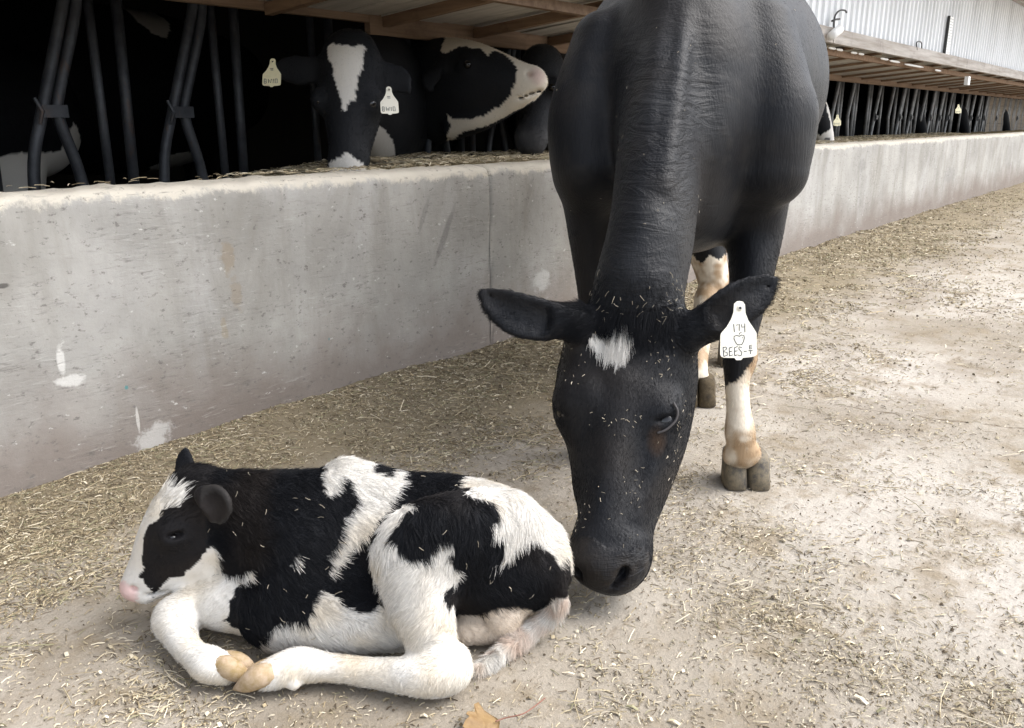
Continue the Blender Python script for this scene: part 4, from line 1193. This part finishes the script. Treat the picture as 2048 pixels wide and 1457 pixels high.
tag(fk, 'bits of pale chaff caught in the calf\'s coat', 'chaff', kind='stuff')

# ------------------------------------------------------------------ cattle at the feed row
FACE_DIR = np.array((0, 1.0, 0))
def rz_poly(F, pts): return [(V(x, y, F)[0], V(x, y, F)[2]) for x, y in pts]
def in_rz(P, poly, fray=.006):
    return in_poly(P[:, 0] + fray * vnoise(P, .025, 1), P[:, 2] + fray * vnoise(P, .025, 2), poly)
def blob_in(P, c, r): return (((P - np.asarray(c)) / np.asarray(r)) ** 2).sum(1) + .35 * vnoise(P, .06, 4) < 1

def finish(name, sk, base, colf, label, eyes=(), furn=9000, group='cattle at the feed row'):
    t = tag(empty('cow', to_world(base), VIEW_ROT), label, 'cow', group)
    c = colf(sk.v, sk.g)
    mesh_np('body', sk.v - base, sk.q, HIDE, t, True, np.c_[c, np.ones(len(c))])
    for e, r in eyes: eyeball(t, e, r, base)
    if furn:
        n = int(furn * NF)
        P, N, G = sk.sample(n, (sk.g == 1) + .15)
        fl = tangent(N, np.array((0, -.4, -1.0)) + .5 * rng.normal(size=(n, 3)))
        D = fl * .7 + N * .35; D /= np.linalg.norm(D, axis=1)[:, None]
        cc = colf(P, G) * rng.uniform(.75, 1.25, (n, 1))
        hair('coat', P - N * .001, D, rng.uniform(.008, .014, n), np.c_[np.clip(cc, 0, .85), np.ones(n)], FUR, t, base, .0007, steps=3)
    return t

# the blaze-faced cow, head through the locks, muzzle down on the wall
def blaze_cow():
    B = Body((-1.25, 3.35, .70), (-.1, 5.6, 1.62), .011)
    hs = (1, -.1, 0)
    h = lambda px, py, w, rw, F: (*(np.array(V(px, py, F)) + np.array((0, rw, -.15 * rw))), w * F / 1700, rw)
    B.chain([h(692, 92, 52, .09, 3.66), h(694, 130, 62, .12, 3.62), h(694, 185, 62, .13, 3.60), h(692, 240, 50, .12, 3.57), h(690, 290, 40, .10, 3.54), h(690, 315, 42, .08, 3.53), h(690, 334, 40, .06, 3.53)], hs, k=.03, g=1)
    B.ball(V(640, 200, 3.68), (.04, .05, .05), k=.04, g=1); B.ball(V(744, 205, 3.66), (.04, .05, .05), k=.04, g=1)
    B.ball(V(668, 322, 3.52), (.014, .012, .02), k=.01, cut=True); B.ball(V(712, 322, 3.52), (.014, .012, .02), k=.01, cut=True)
    B.chain([(*V(735, 140, 3.74), .035, .03), (*V(775, 155, 3.74), .065, .02), (*V(802, 165, 3.74), .06, .012), (*V(818, 185, 3.73), .02, .01)], (0, .1, 1), k=.03, g=1)
    B.chain([(*V(650, 135, 3.74), .035, .03), (*V(610, 140, 3.74), .06, .02), (*V(570, 140, 3.74), .055, .012), (*V(545, 150, 3.73), .02, .01)], (0, .1, 1), k=.03, g=1)
    B.chain([(*V(695, 150, 3.82), .11, .15), (-.72, 4.2, 1.12, .13, .22), (-.70, 4.55, 1.1, .25, .36), (-.66, 5.1, 1.08, .30, .38), (-.62, 5.5, 1.1, .24, .30)], (1, 0, 0), k=.06, g=0)
    return B.skin(3)
sk = blaze_cow()
BLZ = rz_poly(3.62, [(649, 90), (660, 80), (668, 88), (700, 90), (722, 88), (727, 95), (724, 130), (716, 165), (712, 200), (700, 200), (698, 222), (690, 220), (684, 200), (676, 180), (664, 140), (652, 110)])
MUZ = rz_poly(3.53, [(650, 340), (655, 326), (675, 318), (692, 300), (706, 316), (728, 330), (730, 345), (690, 350)])
def blaze_col(P, g):
    c = np.tile(np.array((.014, .015, .0175)), (len(P), 1))
    w = (g == 1) & (P[:, 1] < 3.8) & (in_rz(P, BLZ) | in_rz(P, MUZ))
    c[w] = WHITE
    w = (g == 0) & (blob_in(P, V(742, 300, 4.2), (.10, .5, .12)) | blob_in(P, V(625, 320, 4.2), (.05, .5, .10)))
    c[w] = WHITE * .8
    return c
blz_base = np.array((-.70, 4.3, 0))
blz = finish('cow', sk, blz_base, blaze_col, 'black cow with a broad white blaze, muzzle down on the feed wall', [(np.array(V(640, 203, 3.655)), .024), (np.array(V(743, 208, 3.632)), .024)])

# the cow stretching her pale muzzle up and to the right
def raised_cow():
    B = Body((-.85, 4.25, .62), (.22, 6.3, 1.62), .011)
    hs = (.1, 1, 0)
    h = lambda px, py, rw, ws, F: (*V(px, py, F), ws, rw * F / 1700)
    B.chain([h(858, 185, 92, .15, 4.75), h(900, 168, 84, .125, 4.62), h(945, 162, 72, .12, 4.54), h(990, 162, 55, .10, 4.48), h(1025, 165, 43, .085, 4.44), h(1050, 164, 34, .075, 4.42), h(1067, 163, 29, .065, 4.41), h(1076, 164, 20, .05, 4.41)], hs, k=.03, g=1)
    B.chain([h(905, 258, 22, .05, 4.56), h(960, 242, 20, .06, 4.50), h(1010, 216, 18, .06, 4.46), h(1050, 190, 18, .06, 4.42)], hs, k=.04, g=1)
    B.ball(V(935, 130, 4.44), (.05, .04, .03), k=.03, g=1)
    B.ball(V(1058, 149, 4.353), (.017, .013, .025), k=.012, cut=True)
    B.chain([h(1082, 180, 2.6, .12, 4.40), h(1040, 197, 2.0, .12, 4.42)], hs, k=.01, cut=True)
    B.chain([(*V(885, 130, 4.50), .03, .03), (*V(868, 145, 4.46), .05, .016), (*V(858, 165, 4.44), .045, .012), (*V(862, 182, 4.43), .02, .01)], (1, 0, .3), k=.025, g=1)
    B.chain([(*V(870, 190, 4.75), .14, .22), (-.55, 5.05, 1.08, .20, .30), (-.62, 5.5, 1.05, .30, .38), (-.65, 6.2, 1.05, .32, .38)], (1, 0, 0), k=.08, g=0)
    return B.skin(3)
sk2 = raised_cow()
r_top = rz_poly(4.45, [(876, 98), (890, 60), (960, 60), (1040, 100), (1110, 130), (1110, 190), (1060, 205), (1010, 235), (960, 256), (930, 262), (900, 282), (886, 285), (892, 265), (900, 250), (892, 240), (890, 225), (905, 238), (940, 236), (970, 230), (1000, 212), (1020, 190), (1032, 160), (1034, 140), (1024, 122), (1000, 106), (985, 102), (975, 112), (962, 100), (930, 92), (905, 96), (890, 104)])
def raised_col(P, g):
    c = np.tile(np.array((.014, .015, .0175)), (len(P), 1))
    w = (g == 1) & in_rz(P, r_top)
    c[w] = np.array((.66, .60, .50))
    nd = np.linalg.norm(P - np.array(V(1072, 155, 4.38)), axis=1)
    c = np.where(((nd < .062) & (g == 1))[:, None], lerp(c, np.array((.60, .45, .40)), np.clip((.055 - nd) / .03, 0, .8)), c)
    return c
rb = np.array((-.5, 5.2, 0))
raised = finish('cow', sk2, rb, raised_col, 'cow lifting her cream muzzle sideways beside the blaze-faced one', [(np.array(V(935, 129, 4.405)), .020)])

# dark cow peering out beside the big black cow's shoulder
def dark_cow():
    B = Body((-.25, 4.45, .62), (.62, 6.6, 1.62), .012)
    hs = (1, .1, 0)
    h = lambda px, py, w, rw, F: (*(np.array(V(px, py, F)) + np.array((0, rw, -.1 * rw))), w * F / 1700, rw)
    B.chain([h(1085, 118, 38, .09, 4.78), h(1085, 160, 46, .13, 4.72), h(1080, 205, 40, .12, 4.68), h(1070, 245, 32, .10, 4.63), h(1064, 272, 34, .08, 4.61), h(1062, 288, 30, .06, 4.61)], hs, k=.03, g=1)
    B.ball(V(1112, 175, 4.72), (.05, .05, .05), k=.04, g=1)
    B.ball(V(1052, 268, 4.60), (.018, .012, .03), k=.01, cut=True); B.ball(V(1080, 270, 4.60), (.018, .012, .03), k=.01, cut=True)
    B.chain([(*V(1085, 160, 4.95), .12, .18), (.22, 5.3, 1.08, .18, .28), (.26, 5.8, 1.06, .30, .38), (.28, 6.5, 1.06, .32, .38)], (1, 0, 0), k=.08, g=0)
    return B.skin(3)
sk3 = dark_cow()
def dark_col(P, g):
    c = np.tile(np.array((.022, .023, .026)), (len(P), 1))
    mz = (g == 1) & (P[:, 2] < V(1064, 258, 4.61)[2])
    t_ = np.clip((V(1064, 248, 4.61)[2] - P[:, 2]) / .05, 0, 1) * (g == 1)
    c = lerp(c, np.array((.06, .059, .06)), t_ * (.7 + .3 * vnoise(P, .03, 5)))
    return c
dark = finish('cow', sk3, np.array((.2, 5.5, 0)), dark_col, 'plain dark-faced cow half hidden behind the big black cow\'s shoulder', [(np.array(V(1105, 175, 4.69)), .022)])

# two pied cows deep in the shade at the left, standing along the row
def side_cow(x0, y0, z, rr, length, whites, label):
    B = Body((x0 - .3, y0 - .6, .15), (x0 + length + .4, y0 + .6, 1.8), .014)
    B.chain([(x0, y0, z, .24, .26), (x0 + length * .3, y0, z, rr, rr * 1.05), (x0 + length * .7, y0, z, rr, rr * 1.05), (x0 + length, y0, z + .04, .24, .28)], (0, 1, 0), k=.08, g=0)
    for k in (.1, .9):
        for dy in (-.16, .16):
            B.chain([(x0 + length * k, y0 + dy, z - .2, .10, .14), (x0 + length * k, y0 + dy, .25, .06, .06)], (0, 1, 0), k=.06, g=0)
    sk = B.skin(3)
    base = np.array((x0 + length / 2, y0, 0))
    t = tag(empty('cow', base), label, 'cow', 'cattle at the feed row')
    c = np.tile(BLACK, (len(sk.v), 1))
    for ctr, r in whites:
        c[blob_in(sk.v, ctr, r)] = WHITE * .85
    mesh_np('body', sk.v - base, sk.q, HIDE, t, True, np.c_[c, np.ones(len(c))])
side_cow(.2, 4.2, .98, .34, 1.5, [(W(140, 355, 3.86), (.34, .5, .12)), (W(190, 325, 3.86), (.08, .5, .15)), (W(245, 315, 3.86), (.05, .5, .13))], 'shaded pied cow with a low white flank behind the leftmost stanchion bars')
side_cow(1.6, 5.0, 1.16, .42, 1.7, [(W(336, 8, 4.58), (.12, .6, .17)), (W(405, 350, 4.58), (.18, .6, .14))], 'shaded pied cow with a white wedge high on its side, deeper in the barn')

# smaller cattle far down the row
def far_cow(white):
    B = Body((-.45, -.32, .2), (.45, 2.6, 1.5), .016)
    sd_ = (1, 0, 0)
    B.chain([(0, .02, 1.26, .08, .09), (0, -.06, 1.16, .105, .11), (0, -.12, 1.02, .085, .10), (0, -.18, .90, .062, .075), (0, -.20, .85, .06, .055)], sd_, k=.03, g=1)
    for s_ in (-1, 1):
        B.chain([(.07 * s_, .05, 1.22, .03, .03), (.15 * s_, .07, 1.21, .045, .02), (.22 * s_, .08, 1.18, .02, .012)], (0, .2, 1), k=.03, g=1)
    B.chain([(0, .08, 1.17, .09, .13), (0, .55, 1.02, .11, .18), (0, .95, .92, .22, .30), (0, 1.5, .86, .30, .34), (0, 2.2, .90, .26, .32)], sd_, k=.06, g=0)
    for yy in (.95, 2.15):
        for s_ in (-1, 1):
            B.chain([(.14 * s_, yy, .8, .09, .12), (.14 * s_, yy, .25, .05, .05)], sd_, k=.05, g=0)
    sk = B.skin(3)
    c = np.tile(BLACK, (len(sk.v), 1))
    if white:
        c[(sk.g == 1) & (np.abs(sk.v[:, 0] + .02 * vnoise(sk.v, .05, 3)) < .062) & (sk.v[:, 1] < 0)] = WHITE
    t = empty('cow')
    mesh_np('body', sk.v, sk.q, HIDE, t, True, np.c_[c, np.ones(len(c))])
    return t
fw_, fb_ = far_cow(True), far_cow(False)
for i, (src, px, py, yy, rz, lab) in enumerate(((fw_, 1614, 235, 2.98, .5, 'white-faced cow just visible past the big black cow\'s flank'), (fb_, 1820, 225, 3.47, .1, 'dark cow in the middle of the far head-locks'),
                                  (fb_, 1912, 222, 3.42, -.2, 'small distant cow with a pale ear tag near the far end'), (fb_, 1996, 222, 3.42, .3, 'farthest cow at the end of the head-lock row beside the plank panel'))):
    o = src if i < 2 else copy_tree(src)
    w_ = W(px, py, yy)
    o.location = (w_[0], yy, -.06); o.rotation_euler = (0, 0, rz)
    tag(o, lab, 'cow', 'cattle at the feed row')

# ------------------------------------------------------------------ ear tags
TAG_OUT = np.array([(500, 190), (560, 140), (620, 132), (690, 150), (728, 210), (735, 380), (790, 530), (900, 690), (955, 780), (960, 800), (952, 1215), (945, 1235), (905, 1262), (820, 1278), (660, 1290), (620, 1335), (520, 1335), (480, 1290), (250, 1282), (200, 1255), (184, 1220), (182, 1180), (195, 850), (205, 800), (225, 770), (330, 660), (430, 500), (480, 370)], float)
INK_174 = [[(480, 600), (490, 765)], [(535, 625), (600, 605), (592, 740)], [(645, 610), (650, 665), (715, 660)], [(715, 590), (712, 770)],
           [(595, 850), (540, 830), (485, 850), (480, 900), (510, 970), (550, 1022), (640, 1022), (680, 960), (700, 880), (690, 835), (640, 825), (595, 850)], [(590, 815), (605, 785), (640, 772)], [(650, 885), (665, 878)],
           [(245, 1070), (255, 1255)], [(245, 1070), (310, 1065), (325, 1100), (255, 1155), (330, 1180), (335, 1230), (255, 1258)],
           [(375, 1085), (375, 1250)], [(375, 1085), (445, 1065)], [(375, 1160), (435, 1150)], [(375, 1250), (445, 1225)],
           [(485, 1080), (485, 1245)], [(485, 1080), (550, 1060)], [(485, 1155), (545, 1145)], [(485, 1245), (545, 1225)],
           [(640, 1080), (580, 1065), (575, 1100), (640, 1180), (630, 1235), (580, 1250), (560, 1225)], [(680, 1160), (745, 1155)],
           [(860, 1032), (800, 1045), (800, 1110), (855, 1100)], [(800, 1075), (850, 1070)], [(780, 1145), (865, 1140)], [(825, 1145), (818, 1215)]]
INK_FAINT = [[(500, 560), (640, 560)], [(520, 620), (640, 625)], [(260, 1000), (260, 1180)], [(260, 1000), (340, 1010), (350, 1080), (265, 1090), (360, 1120), (340, 1180), (260, 1180)], [(430, 1000), (450, 1170), (490, 1060), (530, 1170), (560, 1000)],
             [(640, 1000), (640, 1170)], [(720, 1000), (800, 1000), (805, 1170), (720, 1170), (720, 1000)]]
TAGM = Mat('cream plastic ear tag'); TAGM.set(TAGM.mix(TAGM.ramp(TAGM.noise(60, 5, .7), .55, .8, 0, .5), (.80, .77, .66), (.55, .50, .38)), .45, .4)
YTAG = Mat('yellowish ear tag'); YTAG.set(YTAG.mix(YTAG.ramp(YTAG.noise(60, 5, .7), .5, .8, 0, .5), (.78, .73, .50), (.52, .47, .30)), .45, .4)
INK = Mat('faded black marker').set((.07, .075, .085), .8, .1)
INK2 = Mat('blurred grey marker').set((.20, .21, .20), .8, .1)
def ear_tag(hole, scale, ink, inkm, mat, label, ex=(1, 0, 0), ey=(0, .30, .954), stroke=9):
    hole = np.asarray(hole, float)
    ex = np.asarray(ex, float); ex /= np.linalg.norm(ex); ey = np.asarray(ey, float); ey -= (ey @ ex) * ex; ey /= np.linalg.norm(ey); ez = np.cross(ex, ey)
    t = empty('ear_tag', to_world(hole), VIEW_ROT)
    if ez[1] > 0: ez = -ez
    q = (TAG_OUT - (618, 275)) * (scale, -scale)
    loc = lambda x, y, h=0.0: (x - 618) * scale * ex - (y - 275) * scale * ey + h * ez
    # plate: outline split in rows so the concave neck fills cleanly
    ring = [loc(x, y) for x, y in TAG_OUT]; ring2 = [loc(x, y, .0022) for x, y in TAG_OUT]
    n = len(ring)
    me = bpy.data.meshes.new('plate')
    me.from_pydata([tuple(p) for p in ring + ring2], [], [tuple(range(n))[::-1], tuple(range(n, 2 * n))] + [(i, (i + 1) % n, n + (i + 1) % n, n + i) for i in range(n)])
    me.materials.append(getattr(mat, 'm', mat)); link(bpy.data.objects.new('plate', me), t)
    MB().tube([loc(618, 275, -.012), loc(618, 275, .0045)], 62 * scale, 14).build('stud', mat, t, True)
    MB().tube([loc(618, 275, .0046), loc(618, 275, .0052)], 30 * scale, 12).build('stud_hole', INK, t, True)
    mb = MB()
    for s in ink:
        mb.tube([loc(x, y, .0023) for x, y in s], stroke * scale, 6)
    mb.build('lettering', inkm, t, True)
    return tag(t, label, 'ear tag', 'ear tags')
TS = .0011 / 10.41
ear_tag(V(1479, 616, 1.79), TS, INK_174, INK, TAGM, 'cream ear tag lettered 174, an apple and BEES in the big black cow\'s ear', (1, .12, -.02))
ear_tag(V(546, 124, 3.60), TS * 1.13 * .8, INK_FAINT, INK2, YTAG, 'yellowish ear tag hanging at the shaded side of the blaze-faced cow', stroke=16)
ear_tag(V(778, 180, 3.62), TS * 1.13 * .8, INK_FAINT, INK2, TAGM, 'pale ear tag under the blaze-faced cow\'s lit ear, by the raised muzzle', (.92, .3, 0), stroke=16)
for px, py, F, lab in ((1675, 232, 6.75, 'pale ear tag on the white-faced cow past the black cow\'s flank'), (1917, 211, 8.5, 'tiny pale ear tag on the distant cow near the far end')):
    ear_tag(V(px, py, F), TS * .7, INK_FAINT, INK2, YTAG, lab, stroke=16)

# ------------------------------------------------------------------ straw, chaff and chips on the ground
def strands(name, P, ang, L, wd, col, mat, thick=1.1, curl=.25):
    n = len(P)
    d = np.stack([np.cos(ang), np.sin(ang), rng.normal(size=n) * .10], 1)
    s = np.stack([-np.sin(ang), np.cos(ang), np.zeros(n)], 1)
    up = np.array((0, 0, 1.0))
    k = rng.normal(size=(n, 1)) * curl * rng.random((n, 1)) ** 2 * 1.6
    a = P - d * L[:, None] / 2 + s * k * L[:, None] * .3
    b = P + up * (wd * .6 + L * .012)[:, None]
    c = P + d * L[:, None] / 2 + s * k * L[:, None] * .3
    w = wd[:, None] / 2
    r = [q + off for q in (a, b, c) for off in (-s * w, s * w, up * w * thick)]
    v = np.stack(r, 1)
    q0 = np.array([(0, 1, 4, 3), (1, 2, 5, 4), (2, 0, 3, 5), (3, 4, 7, 6), (4, 5, 8, 7), (5, 3, 6, 8)])
    q = (np.arange(n)[:, None, None] * 9 + q0).reshape(-1, 4)
    cc = np.repeat(np.c_[col, np.ones(n)], 9, 0)
    return tag(mesh_np(name, v.reshape(-1, 3), q, mat, None, False, cc), kind='stuff')

PAL = np.array([(.40, .335, .22), (.60, .53, .40), (.31, .25, .155), (.18, .14, .085), (.27, .25, .15), (.48, .41, .285), (.10, .075, .05)])
def pal(n, p):
    c = PAL[rng.choice(len(PAL), n, p=p)]
    return np.clip(c * rng.uniform(.75, 1.25, (n, 1)), 0, .8)

def candidates(n, fmin=1.02, fmax=16.0):
    """points on the ground spread more thinly with distance, over a swath wider than the view"""
    f = np.exp(rng.uniform(math.log(fmin), math.log(fmax), n))
    r = rng.uniform(-.78, .78, n) * f
    w = to_world(np.stack([r, f, np.zeros(n)], 1))
    return w, f
def band_density(w):
    d = 2.43 - w[:, 1]
    wid = np.interp(w[:, 0], (.2, 2.6), (.34, .82))
    nz = vnoise(w, .45, 61) * .6 + vnoise(w, .13, 62) * .75
    return np.clip(1.25 - d / wid + nz, 0, 1) * (d > .004)
CLUMPS = [(to_world(Q(x_, y_, 0)), r_, a_) for x_, y_, r_, a_ in ((1590, 945, .12, .8), (1700, 950, .16, .9), (1830, 965, .18, 1.0), (1960, 985, .18, .9), (2060, 1000, .2, .8), (1540, 1225, .10, 1.0), (1470, 1200, .08, .8), (1640, 1240, .09, .6), (1330, 1100, .12, .6),
    (1760, 1320, .10, .6), (1900, 1050, .2, .5), (340, 1395, .06, 1.0), (440, 1425, .07, 1.0), (640, 1425, .09, .7), (40, 1300, .06, .9), (60, 1090, .12, .8), (1250, 1430, .10, .5), (1420, 1060, .2, .5), (1990, 1400, .1, .7), (1180, 1310, .08, .5))]
def patch_density(w):
    nz = vnoise(w, .38, 63) * .6 + vnoise(w, .13, 64) * .45
    cl = np.zeros(len(w))
    for c, r, a in CLUMPS:
        cl = np.maximum(cl, a * np.exp(-((w[:, :2] - c[:2]) ** 2).sum(1) / r ** 2))
    return np.clip(.20 + nz * .9 + cl * (.8 + .6 * vnoise(w, .06, 66)), .06, 1) * (2.43 - w[:, 1] > .01)
def lay(n, fn, fmin, fmax, lmin, lmax, wmin, wmax, p, name, zoff=.0, curl=.25, thick=1.1):
    w, f = candidates(n, fmin, fmax)
    keep = rng.random(n) < fn(w)
    w, f = w[keep], f[keep]; m = len(w)
    grow = np.clip(f / 2.2, 1, 3.0)
    w[:, 2] = ground_z(w[:, 0], w[:, 1]) + zoff + rng.random(m) * .004
    ang = rng.uniform(0, math.pi * 2, m)
    L = (lmin + (lmax - lmin) * rng.random(m) ** 2.2) * np.sqrt(grow)
    W_ = rng.uniform(wmin, wmax, m) * grow
    return strands(name, w, ang, L, W_, pal(m, p), M['straw'], thick, curl)
SD = 1.0
lay(int(240000 * SD), band_density, 1.4, 18, .006, .036, .0009, .0028, (.20, .07, .24, .20, .13, .07, .09), 'straw_litter', curl=.10)
lay(int(150000 * SD), lambda w: np.clip(band_density(w) * .9 + .0, 0, 1), 1.3, 12, .002, .010, .0012, .0040, (.20, .08, .22, .22, .12, .06, .10), 'feed_chaff', curl=.05, thick=.5)
lay(int(120000 * SD), patch_density, 1.02, 9, .004, .028, .0010, .0024, (.24, .22, .14, .12, .06, .12, .10), 'straw_scatter')
lay(int(130000 * SD), lambda w: np.clip(.12 + .45 * vnoise(w, .5, 68) + .3 * patch_density(w), .08, .6) * (2.43 - w[:, 1] > .01), 1.02, 12, .003, .011, .0010, .0030, (.14, .24, .12, .18, .04, .10, .18), 'chaff_specks', curl=.1)
lay(int(1100 * SD), lambda w: np.clip(patch_density(w) + band_density(w), .1, 1), 1.05, 7, .04, .10, .0014, .0026, (.3, .3, .12, .08, .08, .12, 0), 'long_stalks', zoff=.004, curl=.5)
lay(int(2600 * SD), lambda w: np.clip(patch_density(w), .12, 1), 1.02, 6, .007, .026, .003, .008, (.2, .40, .1, .02, .03, .25, 0), 'wood_chips', zoff=.001, curl=.08, thick=.22)
lay(int(5000 * SD), lambda w: np.clip(.1 + vnoise(w, .4, 72), .02, 1) * (2.43 - w[:, 1] > .02), 1.02, 10, .003, .014, .0025, .007, (0, 0, 0, .25, 0, 0, .75), 'dirt_crumbs', curl=.05, thick=.4)
# feed on the wall lip and the bed behind it
n = int(26000 * SD)
w = np.stack([np.exp(rng.uniform(math.log(.9), math.log(14), n)) - .6, rng.uniform(2.47, 3.35, n) ** 1.0, np.zeros(n)], 1)
k = rng.random(n) < np.clip((w[:, 1] - 2.50) / .16 + vnoise(w, .3, 70) * .6 + np.clip((w[:, 0] - 2.0) * .9, -1.6, .35), 0.015, 1)
w = w[k]; n = len(w)
w[:, 2] = np.where(w[:, 1] < 2.63, .814, .72 + .095 * np.clip((w[:, 0] - 1.9) / .8, 0, 1) + .012 * vnoise(w, .2, 71)) + rng.random(n) * .012
strands('feed_straw', w, rng.uniform(0, 6.28, n), rng.uniform(.01, .05, n), rng.uniform(.0015, .004, n), pal(n, (.28, .14, .20, .14, .08, .10, .06)), M['straw'])

# fallen leaf at the near edge
LEAF = Mat('dry yellow leaf'); LEAF.set(LEAF.mix(LEAF.ramp(LEAF.noise(45, 5, .7), .35, .7), (.19, .115, .05), (.27, .18, .08)), .6, .3, bump=LEAF.noise(70, 4, .6), strength=.3, dist=.003)
lb = np.array(Q(972, 1462, 0))
leaf = tag(empty('fallen_leaf', to_world(lb), VIEW_ROT), 'dry yellow-brown leaf with a thin stalk lying at the near edge', 'leaf')
half = [(.0, .040), (-.008, .034), (-.014, .026), (-.024, .031), (-.031, .027), (-.030, .015), (-.044, .014), (-.048, .006), (-.040, -.003), (-.036, -.014), (-.030, -.023), (-.016, -.027), (-.006, -.024), (0, -.022)]
pts = half + [(-x, y) for x, y in half[-2:0:-1]]
ang = 1.75
lv = []
for sc in (0.02, .35, .7, 1.0):
    for x, y in pts:
        X_, Y_ = x * sc, y * sc
        z_ = .008 + .016 * (X_ / .058) ** 2 + .010 * math.sin(Y_ * 60) * sc + .004 * math.sin(X_ * 130)
        lv.append((X_ * math.cos(ang) - Y_ * math.sin(ang), X_ * math.sin(ang) + Y_ * math.cos(ang), z_))
k = len(pts)
lv = np.array(lv)
q = [(i * k + j, i * k + (j + 1) % k, (i + 1) * k + (j + 1) % k, (i + 1) * k + j) for i in range(3) for j in range(k)]
nv = len(lv)
q2 = [(d + nv, c + nv, b + nv, a + nv) for a, b, c, d in q] + [(3 * k + j, 3 * k + nv + j, 3 * k + nv + (j + 1) % k, 3 * k + (j + 1) % k) for j in range(k)]
mesh_np('blade', np.vstack([lv, lv - (0, 0, .0008)]), q + q2, LEAF, leaf, True)
st0 = np.array(Q(1010, 1436, .010)) - lb
MB().tube(smooth_path([st0 * .5 + (0, 0, .006), st0, np.array(Q(1045, 1428, .014)) - lb, np.array(Q(1070, 1412, .010)) - lb, np.array(Q(1090, 1396, .004)) - lb], 5), .0012, 6).build('stalk', Mat('reddish leaf stalk').set((.22, .10, .07), .7), leaf, True)
